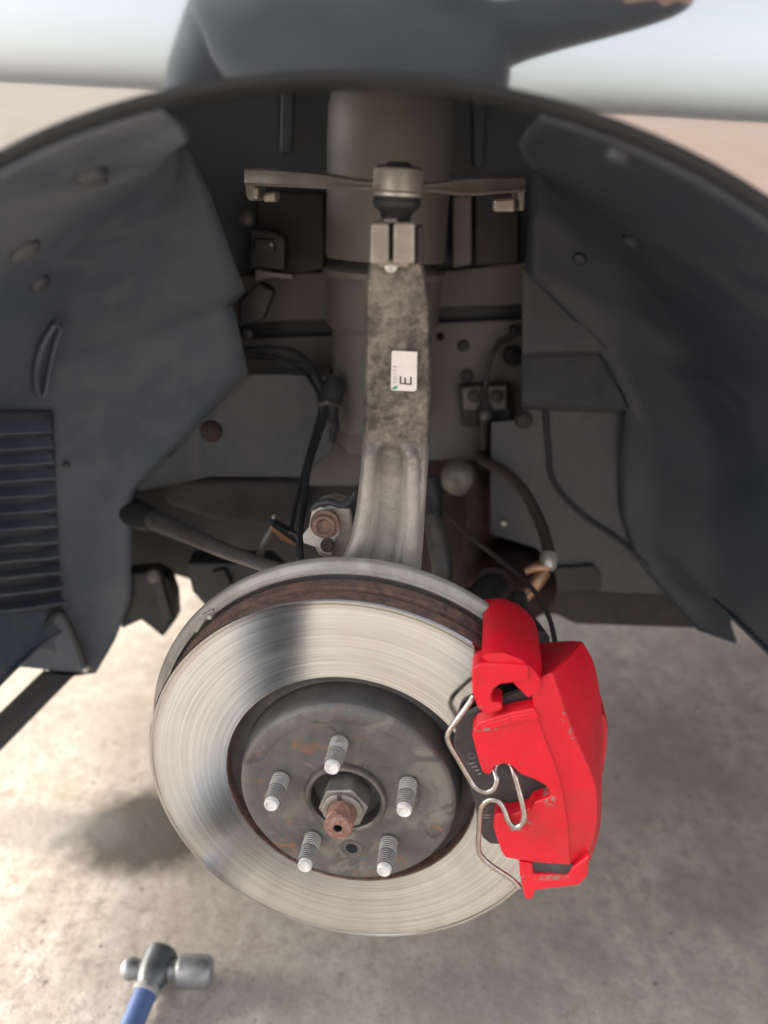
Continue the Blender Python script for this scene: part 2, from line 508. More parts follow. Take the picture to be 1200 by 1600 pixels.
def concrete():
    t = NT('weathered_concrete')
    big = t.noise(2.6, 6, 0.6, dist=0.5)
    mid = t.noise(14, 7, 0.65)
    fine = t.noise(160, 5, 0.7)
    mp = t.n('ShaderNodeMapping'); t.l(t.coord, mp.inputs[0])
    mp.inputs['Scale'].default_value = (26, 7, 1); mp.inputs['Rotation'].default_value = (0, 0, R(18))
    streak = t.noise(1.0, 5, 0.6, mp.outputs[0])
    grit = t.noise(48, 6, 0.7, dist=0.3)
    c = t.ramp(mid, [(0.32, (0.40, 0.335, 0.275)), (0.5, (0.51, 0.44, 0.375)), (0.7, (0.60, 0.54, 0.465))])
    c = t.mix(t.ramp(grit, [(0.36, 0.75), (0.50, 0.0)]), c, (0.27, 0.225, 0.185))
    c = t.mix(t.ramp(grit, [(0.54, 0.0), (0.68, 0.6)]), c, (0.70, 0.65, 0.58))
    c = t.mix(t.ramp(big, [(0.38, 0.6), (0.60, 0.0)]), c, (0.33, 0.28, 0.24))
    c = t.mix(t.ramp(streak, [(0.40, 0.5), (0.60, 0.0)]), c, (0.34, 0.29, 0.245))
    c = t.mix(t.ramp(fine, [(0.32, 0.8), (0.42, 0.0)]), c, (0.15, 0.13, 0.11))
    vo = t.n('ShaderNodeTexVoronoi'); vo.inputs['Scale'].default_value = 26; t.l(t.coord, vo.inputs['Vector'])
    c = t.mix(t.ramp(vo.outputs['Distance'], [(0.06, 0.75), (0.12, 0.0)]), c, (0.13, 0.11, 0.095))
    # darker uneven patches with their own outlines
    def patch(cx, cy, rx, ry, amt, c, colr, wob=0.5):
        m2 = t.n('ShaderNodeMapping'); m2.vector_type = 'TEXTURE'; t.l(t.coord, m2.inputs[0])
        m2.inputs['Location'].default_value = (cx, cy, 0); m2.inputs['Scale'].default_value = (rx, ry, 1)
        ln = t.n('ShaderNodeVectorMath', operation='LENGTH'); t.l(m2.outputs[0], ln.inputs[0])
        d = t.math('ADD', ln.outputs['Value'], t.math('MULTIPLY_ADD', t.noise(9, 5, 0.6), wob * 2, -wob))
        return t.mix(t.ramp(d, [(0.55, amt), (1.15, 0.0)]), c, colr)
    p = atz(225, 1300, 0)
    c = patch(p.x, p.y, 0.125, 0.105, 1.0, c, (0.075, 0.062, 0.050), 0.7)
    p = atz(60, 1290, 0)
    c = patch(p.x, p.y, 0.16, 0.06, 0.45, c, (0.17, 0.165, 0.155))
    for (u_, v_, rx_, ry_, am_) in ((1060, 1170, 0.14, 0.16, 0.40), (1120, 1400, 0.10, 0.08, 0.35), (850, 1480, 0.10, 0.06, 0.25), (420, 1560, 0.10, 0.04, 0.25)):
        p = atz(u_, v_, 0)
        c = patch(p.x, p.y, rx_, ry_, am_, c, (0.22, 0.19, 0.165), 0.8)
    p = atz(760, 1560, 0)
    c = patch(p.x, p.y, 0.14, 0.05, 0.35, c, (0.20, 0.185, 0.165))
    t.set(Base_Color=c, Roughness=0.85)
    t.bump(t.math('ADD', t.math('MULTIPLY', grit, 1.0), t.math('MULTIPLY', fine, 0.5)), 0.6, 0.003)
    return t.m
M['concrete'] = concrete()

# ================================================================== ground
bm = bmesh.new()
s = 120
bm.faces.new([bm.verts.new(p) for p in ((-s, -s, 0), (s, -s, 0), (s, s, 0), (-s, s, 0))])
tag(build('ground', bm, M['concrete'], smooth=0), kind='structure')

bm = bmesh.new()
bm.faces.new([bm.verts.new(p) for p in ((0.2, -s, 0.004), (s, -s, 0.004), (s, -2.6, 0.004), (0.2, -2.6, 0.004))])
tag(build('tint_sheet', bm, simple('pinkish_reflection_tint', (0.42, 0.30, 0.24), (0.34, 0.25, 0.20), 0.85, 0, 1.5), smooth=0), kind='structure')  # unseen pinkish sheet added to tint the ground mirrored in the fender
# ================================================================== car body: fender, hood, bumper block
AX, AZ, AR = 0.005, 0.475, 0.4515                 # wheel arch
def arch(phi, rr):                                # phi from the top, + to the right
    return AX + rr * math.sin(phi), AZ + rr * math.cos(phi)
body = tag(empty('car_body', (0, 0, 0)), 'glossy silver car front with round wheel arch above the bare brake', 'car')
def skinY(x, z):
    t = z - 0.95
    y = -0.105 + (0.75 * t * t if t > -0.06 else 0.0027 - 0.09 * (t + 0.06)) + (0.9 * t ** 3 if t > 0 else 0)
    return y + 0.06 * (x - 0.1) ** 2
rows = []
hs = [0.0, 0.003, 0.008, 0.016, 0.026, 0.038, 0.052, 0.07, 0.09, 0.115, 0.145, 0.18, 0.225, 0.28, 0.35, 0.44, 0.55]
for h in hs:
    row = []
    for i in range(97):
        phi = R(-104 + 208 * i / 96)
        x, z = arch(phi, AR + h)
        z = min(z, 1.02 + 0.15 * max(0, z - 1.02))
        x = max(-0.92, min(1.3, x))
        y = skinY(x, z)
        row.append((x, y, z))
    rows.append(row)
build('fender', bm_grid(rows), M['paint'], body, smooth=60)
# rolled lip: a return flange and a dark edge trim
rows = []
for (dr, y) in ((0.001, -0.1035), (-0.0015, -0.1045), (-0.0040, -0.1020), (-0.0045, -0.094), (-0.0045, -0.080), (-0.0050, -0.070)):
    row = []
    for i in range(97):
        phi = R(-104 + 208 * i / 96)
        x, z = arch(phi, AR + dr)
        row.append((x, y + skinY(x, z) + 0.105 + 0.001, z))
    rows.append(row)
build('arch_trim', bm_grid(rows), M['trim'], body, smooth=60, solid=0.002)
hood = bm_box(0.05, 0.80, 1.045, 1.94, 1.75, 0.03)
build('hood', hood, M['paint'], body, bevel=0.012)
build('bumper', bm_box(-0.72, 0.72, 0.62, 0.40, 1.5, 0.66), M['trim'], body, bevel=0.04, bseg=4)
build('sill', bm_box(1.15, 0.72, 0.62, 0.9, 1.5, 0.72), M['trim'], body, bevel=0.02)
build('light_block_box', bm_box(0.05, 1.0, 0.76, 1.1, 0.80, 0.50), M['void'], body)  # dark box added behind the inner panels to block light

# ================================================================== wheel arch liner, the half towards the bumper
def liner_rows(tab, sgn, phmax):
    rows = []
    dense = []
    for (a, b) in zip(tab, tab[1:]):
        for k in range(5):
            t = k / 5
            dense.append(tuple(a[i] + (b[i] - a[i]) * t for i in range(4)))
    dense.append(tab[-1])
    inners = [at(u, v, Y) for (ph, u, v, Y) in dense]
    N_ = len(dense)
    for k_, (ph, u, v, Y) in enumerate(dense):
        phi = R(min(ph, phmax)) * sgn
        inner = inners[k_]
        win = [inners[max(0, min(N_ - 1, k_ + q_))] for q_ in range(-9, 10)]
        soft = sum(win, Vector()) / len(win)
        ri = math.hypot(soft.x - AX, soft.z - AZ)
        y2 = min(0.09, -0.08 + (Y + 0.08) * 0.55)
        pts = []
        for rr, y in ((0.4445, -0.084), (0.440, (y2 - 0.080) / 2), (0.432, y2)):
            x, z = arch(phi, rr)
            pts.append(Vector((x, y, z)))
        rc = 0.43 + (ri - 0.43) * 0.35 if ri > 0.37 else 0.405
        x, z = arch(phi, rc)
        pts.append(Vector((x, y2 + (Y - y2) * 0.72, z)))
        mid = (Vector((x, Y, z)) + soft) / 2
        pts.append(Vector((mid.x, y2 + (Y - y2) * 0.95, mid.z)))
        pts.append(inner)
        rows.append(catmull(pts, 5))
    return rows
front = tag(empty('wheel_arch_liner', (-0.35, 0.1, 0.3)), 'dusty grey plastic arch liner with air louvers, on the bumper side', 'arch liner')
def child_world(o, parent):
    o.parent = parent
    o.matrix_parent_inverse = Matrix.Translation(-Vector(parent.location)) if parent.rotation_euler.z == 0 else parent.matrix_basis.inverted()
    return o
from mathutils.bvhtree import BVHTree
def bvh_of(rows):
    b_ = bm_grid(rows); b_.faces.ensure_lookup_table(); b_.normal_update()
    t_ = BVHTree.FromBMesh(b_); b_.free()
    return t_
def hit(bv, u, v, fallback=0.2):
    d = ray(u, v).normalized()
    loc, nor, idx, dist = bv.ray_cast(CAM, d)
    if loc is None:
        return at(u, v, fallback), Vector((0, -1, 0))
    if nor.dot(d) > 0: nor = -nor
    return loc, nor
def surf_disc(name, bv, u, v, r, depth, mat, parent, dome=0.35, n=20, sx=1.0):
    p, nr = hit(bv, u, v)
    p = p + nr * 0.003
    return child_world(build(name, bm_turn(p, p + nr, [(-depth, r), (0.0005, r), (depth * 0.6, r * 0.86), (depth, r * dome)], n), mat, None), parent)
L_TAB = [(14.5, 254, 146, -0.03), (18, 258, 158, 0.04), (22, 285, 205, 0.11), (34, 330, 305, 0.19), (46, 366, 410, 0.25), (54, 384, 455, 0.28), (58, 364, 476, 0.30),
         (64, 374, 520, 0.31), (70, 388, 583, 0.325), (76, 345, 625, 0.335), (82, 275, 700, 0.340), (88, 212, 762, 0.340), (92, 205, 785, 0.34), (99, 205, 870, 0.34), (105, 204, 938, 0.335), (111, 180, 1000, 0.325), (116, 150, 1052, 0.315), (119, 120, 1056, 0.30)]
child_world(build('liner_shell', bm_grid(liner_rows(L_TAB, -1, 107)), M['plastic_dusty_hazed'], None, smooth=50, solid=0.003), front)
# inner wall of the liner beside the suspension
wall = bm_prism([at(u, v, Y) for u, v, Y in ((300, 583, 0.352), (440, 583, 0.352), (517, 586, 0.352), (528, 650, 0.352), (520, 705, 0.352), (470, 746, 0.352), (330, 744, 0.352), (196, 772, 0.352), (196, 700, 0.352))],
                [at(u, v, Y) for u, v, Y in ((300, 583, 0.362), (440, 583, 0.362), (517, 586, 0.362), (528, 650, 0.362), (520, 705, 0.362), (470, 746, 0.362), (330, 744, 0.362), (196, 772, 0.362), (196, 700, 0.362))])
child_world(build('inner_wall', wall, M['plastic'], None, bevel=0.003), front)
LB = bvh_of(liner_rows(L_TAB, -1, 107))
# louvers
def lift(u, v, k):
    p, nr = hit(LB, u, v)
    return p + nr * (k + 0.003)
lp = bm_grid([[lift(u, v, 0.001) for u in (-50, -20, 10, 45, 82 + (v - 650) * 0.04)] for v in (640, 700, 760, 820, 880, 955)])
louver = child_world(build('louver_panel', lp, M['plastic'], None, solid=-0.002), front)
for k in range(12):
    v = 660 + k * 26.3
    tilt = -10 * (k / 11.0)
    ue = 74 + k * 1.6
    bmx = bmesh.new()
    sec = []
    for u, vv in ((-50, v + 6), (-15, v + 5), (ue * 0.3, v + 3 + tilt * 0.3), (ue * 0.7, v + 1 + tilt * 0.7), (ue, v + tilt)):
        sec.append([lift(u, vv - 7, 0.006), lift(u, vv - 1, 0.013), lift(u, vv + 3, 0.012), lift(u, vv + 5, 0.002), lift(u, vv - 9, 0.002)])
    vs = [[bmx.verts.new(p) for p in sct] for sct in sec]
    for j_ in range(4):
        for i_ in range(5):
            bmx.faces.new((vs[j_][i_], vs[j_][(i_ + 1) % 5], vs[j_ + 1][(i_ + 1) % 5], vs[j_ + 1][i_]))
    bmx.faces.new(vs[0][::-1]); bmx.faces.new(vs[-1])
    build('slat', bmx, M['plastic_dusty_hazed'], louver, smooth=30)
# fasteners, recesses and moulded tab on the liner
def facing_disc(name, u, v, Y, r, depth, mat, parent, n=20, dome=0.35, tip=Vector((0, -1, 0.15))):
    p = at(u, v, Y)
    b = bm_turn(p, p + tip, [(-depth, r), (0, r), (depth * 0.6, r * 0.86), (depth, r * dome)], n)
    o = build(name, b, mat, None)
    return child_world(o, parent) if parent else o
for (u, v, r, m) in ((140, 270, 0.010, 'plastic'), (152, 274, 0.006, 'plastic'), (36, 388, 0.012, 'plastic'), (60, 440, 0.009, 'plastic'), (103, 725, 0.004, 'plastic'), (292, 203, 0.0022, 'zinc')):
    surf_disc('push_clip', LB, u, v, r, 0.004, M[m], front)
facing_disc('push_clip', 330, 674, 0.350, 0.013, 0.006, M['rust_dark'], front)
loop = [lift(u, v, 0.004) for u, v in ((78, 500), (60, 530), (50, 570), (54, 608), (66, 606), (72, 570), (80, 530), (88, 505), (78, 500))]
child_world(build('pull_tab', bm_tube(loop, 0.0028, 8), M['plastic_dusty_hazed'], None), front)
rb = bm_tube([at(u, v, Y) for u, v, Y in ((320, 616, 0.345), (300, 655, 0.345), (262, 712, 0.345))], 0.0035, 8)
child_world(build('moulded_rib', rb, M['black'], None), front)
# lower corner flap with its seam and screw
flap = bm_prism([at(u, v, Y) for u, v, Y in ((-30, 1075, 0.25), (58, 990, 0.275), (92, 958, 0.29), (108, 975, 0.292), (138, 1052, 0.298), (70, 1046, 0.28), (30, 1042, 0.27), (-30, 1095, 0.25))],
                [at(u, v, Y + 0.006) for u, v, Y in ((-30, 1075, 0.25), (58, 990, 0.275), (92, 958, 0.29), (108, 975, 0.292), (138, 1052, 0.298), (70, 1046, 0.28), (30, 1042, 0.27), (-30, 1095, 0.25))])
child_world(build('corner_flap', flap, M['plastic_dusty_hazed'], None, bevel=0.001), front)
seam = bm_tube([at(u, v, Y) for u, v, Y in ((-20, 1062, 0.247), (58, 990, 0.270), (84, 962, 0.283), (100, 962, 0.287), (118, 1000, 0.290), (137, 1050, 0.293))], 0.0035, 8)
child_world(build('edge_seal', seam, M['black'], None), front)
facing_disc('screw', 134, 1046, 0.287, 0.004, 0.003, M['zinc'], front)
# floor of the wheel house reaching the bumper
child_world(build('splash_panel', bm_grid([[at(-260, 900, 0.16), at(-60, 760, 0.20), at(-60, 640, 0.20)], [at(-230, 1200, 0.16), at(-40, 1075, 0.24), at(20, 960, 0.262)], [at(-230, 1215, 0.16), at(-30, 1090, 0.25), at(95, 962, 0.294)]]), M['plastic_dusty_hazed'], None, solid=0.003), front)

dam = tag(empty('air_deflector', at(50, 1080, 0.28)), 'dark rubber air deflector strip slanting down from the liner corner', 'deflector strip')
pts_t = [(125, 1046, 0.302), (70, 1050, 0.285), (0, 1118, 0.235), (-90, 1205, 0.19)]
pts_b = [(128, 1056, 0.302), (112, 1058, 0.285), (0, 1172, 0.235), (-90, 1262, 0.19)]
f = [at(*p) for p in pts_t] + [at(*p) for p in pts_b[::-1]]
child_world(build('blade', bm_prism(f, [p + Vector((0.004, 0.012, 0)) for p in f]), M['black'], None, bevel=0.002), dam)
f2 = [at(u, v - 4, Y - 0.004) for u, v, Y in pts_t[1:]] + [at(u, v + 4, Y - 0.004) for u, v, Y in pts_t[1:][::-1]]
child_world(build('clamp_strip', bm_prism(f2, [p + Vector((0, 0.006, 0)) for p in f2]), M['trim'], None, bevel=0.001), dam)

# ================================================================== liner, the half towards the door
rear = tag(empty('wheel_arch_liner', (0.35, 0.1, 0.3)), 'dark grey plastic arch liner with stepped folds, on the caliper side', 'arch liner')
R_TAB = [(10.5, 846, 160, 0.0), (14, 840, 185, 0.17), (22, 834, 240, 0.25), (35, 827, 330, 0.30), (50, 821, 425, 0.325), (60, 900, 505, 0.325), (68, 948, 570, 0.325), (75, 978, 637, 0.325), (84, 968, 720, 0.34), (92, 968, 800, 0.345), (100, 990, 870, 0.35), (108, 1050, 940, 0.345), (113, 1090, 985, 0.335), (117, 1150, 1006, 0.31)]
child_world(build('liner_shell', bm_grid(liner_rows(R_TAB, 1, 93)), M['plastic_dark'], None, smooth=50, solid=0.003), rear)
def panel(name, pts, mat, parent, dY=0.006, bev=0.0015):
    f = [at(*p) for p in pts]
    b = bm_prism(f, [p + Vector((0, dY, 0)) for p in f])
    return child_world(build(name, b, mat, None, bevel=bev), parent)
panel('fold_panel', [(816, 418, 0.337), (836, 420, 0.335), (950, 548, 0.318), (816, 553, 0.318)], M['plastic'], rear)
panel('fold_ledge', [(816, 553, 0.317), (945, 548, 0.317), (935, 556, 0.34), (816, 561, 0.34)], M['plastic'], rear)
panel('fold_panel', [(816, 558, 0.340), (940, 554, 0.338), (982, 638, 0.312), (816, 628, 0.312)], M['plastic'], rear)
panel('fold_ledge', [(816, 628, 0.311), (981, 638, 0.311), (968, 646, 0.345), (816, 640, 0.345)], M['plastic'], rear)
panel('inner_wall', [(818, 636, 0.352), (975, 640, 0.352), (985, 740, 0.352), (985, 860, 0.352), (1070, 930, 0.352), (940, 925, 0.352), (868, 905, 0.352), (840, 858, 0.352), (766, 835, 0.352), (768, 660, 0.352), (818, 655, 0.352)], M['plastic'], rear)
rb = bm_tube([at(u, v, 0.350) for u, v in ((852, 640), (857, 700), (864, 750), (905, 800), (975, 850), (1060, 925))], 0.0035, 8)
child_world(build('moulded_rib', rb, M['black'], None), rear)
panel('lower_flap', [(862, 922, 0.40), (960, 915, 0.40), (1085, 928, 0.40), (1092, 982, 0.40), (900, 975, 0.40), (868, 960, 0.40)], M['dark_iron'], rear, 0.01)
panel('rubber_block', [(866, 888, 0.345), (928, 884, 0.345), (937, 895, 0.345), (940, 922, 0.345), (870, 926, 0.345)], M['black'], rear, 0.03)
RB = bvh_of(liner_rows(R_TAB, 1, 93))
for (u, v, r, m) in ((988, 375, 0.009, 'plastic_dark'), (906, 403, 0.007, 'plastic_dark'), (968, 238, 0.007, 'plastic_dark')):
    surf_disc('push_clip', RB, u, v, r, 0.003, M[m], rear)
facing_disc('push_clip', 787, 818, 0.348, 0.004, 0.003, M['zinc'], rear)

# ================================================================== inner body panels behind the suspension
inner = tag(empty('inner_fender_panel', (0, 0.42, 0.45)), 'beige inner fender sheet metal with slots backed in black as shade behind the steering knuckle', 'body panel')
Y0 = 0.415
panel('sheet', [(370, 430, Y0), (590, 420, Y0), (590, 500, Y0), (520, 500, Y0), (395, 505, Y0), (360, 508, Y0)], M['body'], inner, 0.012, 0.003)
panel('sheet', [(350, 532, Y0), (395, 529, Y0), (520, 524, Y0), (590, 522, Y0), (590, 760, Y0), (470, 760, Y0), (350, 600, Y0)], M['body'], inner, 0.012, 0.003)
panel('sheet', [(640, 422, Y0), (708, 422, Y0), (830, 408, Y0), (830, 476, Y0), (708, 480, Y0), (640, 482, Y0)], M['body'], inner, 0.012, 0.003)
panel('sheet', [(640, 505, Y0), (708, 503, Y0), (830, 498, Y0), (830, 720, Y0), (640, 720, Y0)], M['body'], inner, 0.012, 0.003)
panel('sheet', [(590, 420, Y0), (640, 420, Y0), (640, 720, Y0), (590, 760, Y0)], M['body'], inner, 0.012, 0)
panel('shaded_sheet', [(200, 60, 0.44), (1000, 60, 0.44), (900, 425, 0.44), (640, 420, 0.44), (590, 420, 0.44), (330, 436, 0.44)], M['apron_shaded'], inner, 0.012, 0)
panel('slot_shade', [(330, 460, 0.432), (590, 455, 0.432), (590, 545, 0.432), (330, 550, 0.432)], M['black'], inner, 0.006, 0)  # black strips behind the slots, painting in the shade under the ledges
panel('slot_shade', [(640, 455, 0.432), (850, 445, 0.432), (850, 530, 0.432), (640, 535, 0.432)], M['black'], inner, 0.006, 0)
panel('reinforcement', [(440, 110, 0.425), (462, 110, 0.425), (455, 240, 0.425), (437, 240, 0.425)], M['apron_shaded'], inner, 0.012, 0.003)
panel('reinforcement', [(738, 110, 0.425), (760, 110, 0.425), (756, 262, 0.425), (740, 262, 0.425)], M['apron_shaded'], inner, 0.012, 0.003)
panel('bracket_plate', [(706, 305, 0.395), (738, 302, 0.395), (738, 414, 0.395), (706, 420, 0.395)], M['tower'], inner, 0.02, 0.004)
panel('bracket_plate', [(742, 300, 0.40), (812, 300, 0.40), (812, 412, 0.40), (742, 416, 0.40)], M['dark_iron'], inner, 0.02, 0.004)
panel('bracket_plate', [(400, 300, 0.40), (508, 300, 0.40), (508, 420, 0.40), (400, 440, 0.40)], M['dark_iron'], inner, 0.02, 0.004)
for (u, v, r) in ((724, 540, 0.0075), (730, 587, 0.009), (688, 526, 0.005), (528, 544, 0.004), (556, 592, 0.005)):
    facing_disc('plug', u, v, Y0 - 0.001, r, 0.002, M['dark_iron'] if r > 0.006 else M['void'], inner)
panel('weld_flange', [(385, 560, 0.405), (440, 562, 0.405), (516, 575, 0.405), (516, 588, 0.405), (385, 584, 0.405)], M['body'], inner, 0.01, 0.002)
panel('subframe_web', [(190, 735, 0.45), (560, 735, 0.45), (560, 920, 0.45), (330, 915, 0.45), (240, 888, 0.45), (190, 900, 0.45)], M['black'], inner, 0.05, 0)
panel('subframe_web', [(560, 715, 0.46), (800, 712, 0.46), (870, 840, 0.46), (870, 960, 0.46), (560, 960, 0.46)], M['maroon'], inner, 0.05, 0)
panel('frame_rail', [(250, 744, 0.40), (470, 748, 0.40), (480, 815, 0.40), (430, 832, 0.40), (330, 815, 0.40), (255, 790, 0.40)], M['dark_iron'], inner, 0.05, 0.012)
panel('ledge', [(600, 640, 0.39), (516, 640, 0.39), (512, 672, 0.39), (545, 715, 0.39), (600, 715, 0.39)], M['body'], inner, 0.02, 0.008)

# shock tower cylinder
tower = tag(empty('shock_tower', (0.0035, 0.36, 0.72)), 'pale khaki cylindrical shock tower behind the upper ball joint', 'shock tower')
tc = (0.0035, 0.362)
def towerz(v): return at(607, v, 0.30).z
prof = [(0.0635, towerz(412)), (0.0655, towerz(408)), (0.0655, towerz(300)), (0.0660, 0.925), (0.0655, 0.955), (0.062, 0.968), (0.05, 0.975), (0.02, 0.98)]
b, rg = bm_lathe(prof, 48, axis='Z', center=tc)
child_world(build('upper_can', b, M['tower'], None, smooth=35), tower)
prof = [(0.060, towerz(445)), (0.0665, towerz(440)), (0.0675, towerz(431)), (0.064, towerz(425)), (0.055, towerz(420)), (0.050, towerz(412))]
b, rg = bm_lathe(prof, 48, axis='Z', center=tc)
child_world(build('seam_ring', b, M['tower'], None, smooth=35), tower)
prof = [(0.050, towerz(690)), (0.052, towerz(660)), (0.056, towerz(530)), (0.0635, towerz(518)), (0.064, towerz(442))]
b, rg = bm_lathe(prof, 48, axis='Z', center=tc)
child_world(build('lower_can', b, M['body'], None, smooth=35), tower)

# ================================================================== steering knuckle
kn = tag(empty('steering_knuckle', at(600, 890, 0.08)), 'tall cast aluminium steering knuckle rising behind the brake disc', 'knuckle')
EL = [(412, 577), (440, 572), (480, 570), (560, 570), (640, 569), (700, 566), (740, 563), (800, 556), (850, 546), (880, 533), (900, 518), (960, 500)]
ER = [(412, 661), (440, 668), (480, 673), (560, 674), (640, 673), (700, 671), (740, 668), (800, 664), (850, 661), (900, 657), (960, 655)]
DY = [(412, 0.022), (480, 0.028), (560, 0.036), (640, 0.046), (700, 0.053), (800, 0.063), (850, 0.069), (900, 0.078), (960, 0.09)]
RL = [(690, 585), (720, 576), (800, 571), (840, 562), (870, 549), (900, 533), (960, 515)]
RRc = [(690, 634), (720, 645), (800, 645), (850, 643), (900, 638), (960, 636)]
rows, NC = [], 44
for iv in range(0, 138):
    v = 412 + iv * 4
    ul, ur, y0 = lerp_tab(EL, v), lerp_tab(ER, v), lerp_tab(DY, v)
    row = []
    gm = smooth01((v - 690) / 26)
    for c in range(NC + 1):
        s = c / NC
        u = ul + (ur - ul) * s
        e = min(u - ul, ur - u)
        d = 0.006 * (1 - smooth01(e / 7)) ** 2
        if v > 680:
            cl, cr = lerp_tab(RL, v), lerp_tab(RRc, v)
            cc = (cl + cr) / 2 + 1
            hw = 22 + 4 * smooth01((v - 800) / 100)
            if v < 716: hw *= math.sqrt(max(0, 1 - ((716 - v) / 26) ** 2))
            q = abs(u - cc) / max(hw, 1e-3)
            d += 0.0120 * gm * (1 - smooth01((q - 0.55) / 0.55))
            for cen, w in ((cl, 13), (cr, 12)):
                d -= 0.0075 * gm * math.sqrt(max(0, 1 - ((u - cen) / w) ** 2))
        d += 0.0006 * mnoise.noise((u * 0.05, v * 0.05, 0)) + 0.0003 * mnoise.noise((u * 0.25, v * 0.25, 3))
        row.append(at(u, v, y0 + d))
    # the sides run back into the wheel house
    l, r_ = row[0], row[-1]
    row = [l + Vector((0.003, 0.036, 0)), l + Vector((0.0, 0.012, 0))] + row + [r_ + Vector((0.0, 0.012, 0)), r_ + Vector((-0.003, 0.036, 0))]
    rows.append(row)
b = bm_grid(rows)
b.verts.ensure_lookup_table()
nc = NC + 5
b.faces.new([b.verts[i] for i in range(nc)])
child_world(build('upright', b, M['alu'], None, smooth=50), kn)
b = bmesh.new()
mm = at(600, 880, 0.115)
bm_tube([at(620, 470, 0.055), at(618, 640, 0.075), at(600, 860, 0.11), HUB + Vector((0.01, 0.12, 0.0))], [0.017, 0.021, 0.03, 0.045], 14, bm=b)
child_world(build('rear_spine', b, M['alu'], None), kn)
def lug(u0, u1, v0, v1, Y, dY, mat, name, bev=0.004):
    f = [at(u, v, Y) for u, v in ((u0 + 2, v0), (u1, v0), (u1, v1), (u0, v1), (u0, v0 + 6))]
    return child_world(build(name, bm_prism(f, [p + Vector((0, dY, 0)) for p in f]), mat, None, bevel=bev, bseg=4), kn)
lug(577, 608.5, 347, 413, 0.010, 0.034, M['alu_clean'], 'clamp_lug', 0.006)
lug(613.5, 649, 347, 413, 0.010, 0.034, M['alu_clean'], 'clamp_lug', 0.006)
lug(649.5, 662, 352, 413, 0.018, 0.020, M['dark_iron'], 'pinch_bolt', 0.004)
lug(590, 640, 404, 418, 0.015, 0.02, M['alu_clean'], 'clamp_bridge', 0.003)
lug(607, 615, 349, 411, 0.020, 0.02, M['void'], 'clamp_gap_shade', 0)  # black filler between the lugs paints in the shade of the gap
p = at(611, 416, 0.016)
child_world(build('relief_drilling', bm_turn(p, p + Vector((0, -1, 0.3)), [(-0.003, 0.0042), (0, 0.0042), (0.001, 0.0025)], 16), M['zinc'], None), kn)
lug(598, 622, 340, 352, 0.022, 0.016, M['alu_clean'], 'ball_stud', 0.003)
# lug with the white sensor plate and two rusty bolts
ear = [(548, 795), (520, 788), (500, 792), (488, 806), (484, 835), (497, 868), (535, 885), (560, 860)]
f = [at(u, v, 0.082) for u, v in ear]
child_world(build('mounting_ear', bm_prism(f, [p + Vector((0, 0.03, 0)) for p in f]), M['alu_clean'], None, bevel=0.003), kn)

sp = tag(empty('sensor_plate', at(505, 840, 0.08)), 'small off-white plate with two rusty bolt heads beside the knuckle', 'plate')
pl = [(487, 800), (500, 793), (516, 797), (528, 812), (530, 836), (523, 842), (522, 852), (517, 868), (499, 862), (499, 857), (474, 849), (473, 836), (482, 826)]
f = [at(u, v, 0.078) for u, v in pl]
child_world(build('plate', bm_prism(f, [p + Vector((0, 0.004, 0)) for p in f]), M['white_plate'], None, bevel=0.0008), sp)
def bolt(u, v, Y, r, L, mat, parent, hexa=False):
    p = at(u, v, Y)
    ax = Vector((-0.05, -1, 0.08)).normalized()
    o = build('bolt', bm_turn(p, p + ax, [(-0.004, r), (L * 0.35, r), (L * 0.42, r * 0.78), (L, r * 0.74), (L * 1.06, r * 0.55), (L * 0.7, r * 0.42)], 6 if hexa else 20), mat, None)
    return child_world(o, parent)
bolt(508, 818, 0.076, 0.0125, 0.009, M['rust'], sp)
bolt(512, 852, 0.076, 0.0062, 0.004, M['rust_dark'], sp)
b = bm_tube([at(u, v, Y) for u, v, Y in ((487, 798, 0.085), (497, 787, 0.082), (515, 784, 0.080), (533, 789, 0.080), (549, 781, 0.082), (556, 770, 0.085))], 0.0030, 8)
child_world(build('wire_strap', b, M['black'], None), sp)

# paper label
lb = tag(empty('paper_label', at(631, 579, 0.035)), 'small white paper label with a sideways letter E on the knuckle', 'label')
def kY(v): return lerp_tab(DY, v) - 0.0022
corners = [(613.5, 548), (652, 550), (651, 609), (647, 611.5), (612, 610), (610.5, 605), (612, 551)]
f = [at(u, v, kY(v)) for u, v in corners]
child_world(build('paper', bm_prism(f, [p + Vector((0, 0.0006, 0)) for p in f]), M['label'], None, smooth=0), lb)
def ink(px, mat, name):
    f = [at(u, v, kY(v) - 0.0004) for u, v in px]
    return child_world(build(name, bm_prism(f, [p + Vector((0, 0.0003, 0)) for p in f]), mat, None, smooth=0), lb)
ink([(624.5, 588), (626.8, 588), (626.8, 598.3), (632, 598.8), (632, 590), (634.2, 590), (634.2, 599), (640.8, 599.4), (640.8, 589), (643.2, 589), (643.2, 601.6), (624.5, 600)], M['ink'], 'letter')
for k, (v0, v1) in enumerate(((572, 574), (578, 579.5), (584, 585), (589, 590.2), (592.5, 593.8), (597, 598.5))):
    ink([(614, v0), (619.5, v0), (619.5, v1), (614, v1)], M['ink_pale'], 'print_line')
ink([(612, 608), (613, 606), (619, 602.5), (621.5, 604), (621, 606.5), (616, 609)], M['green'], 'marker_dash')

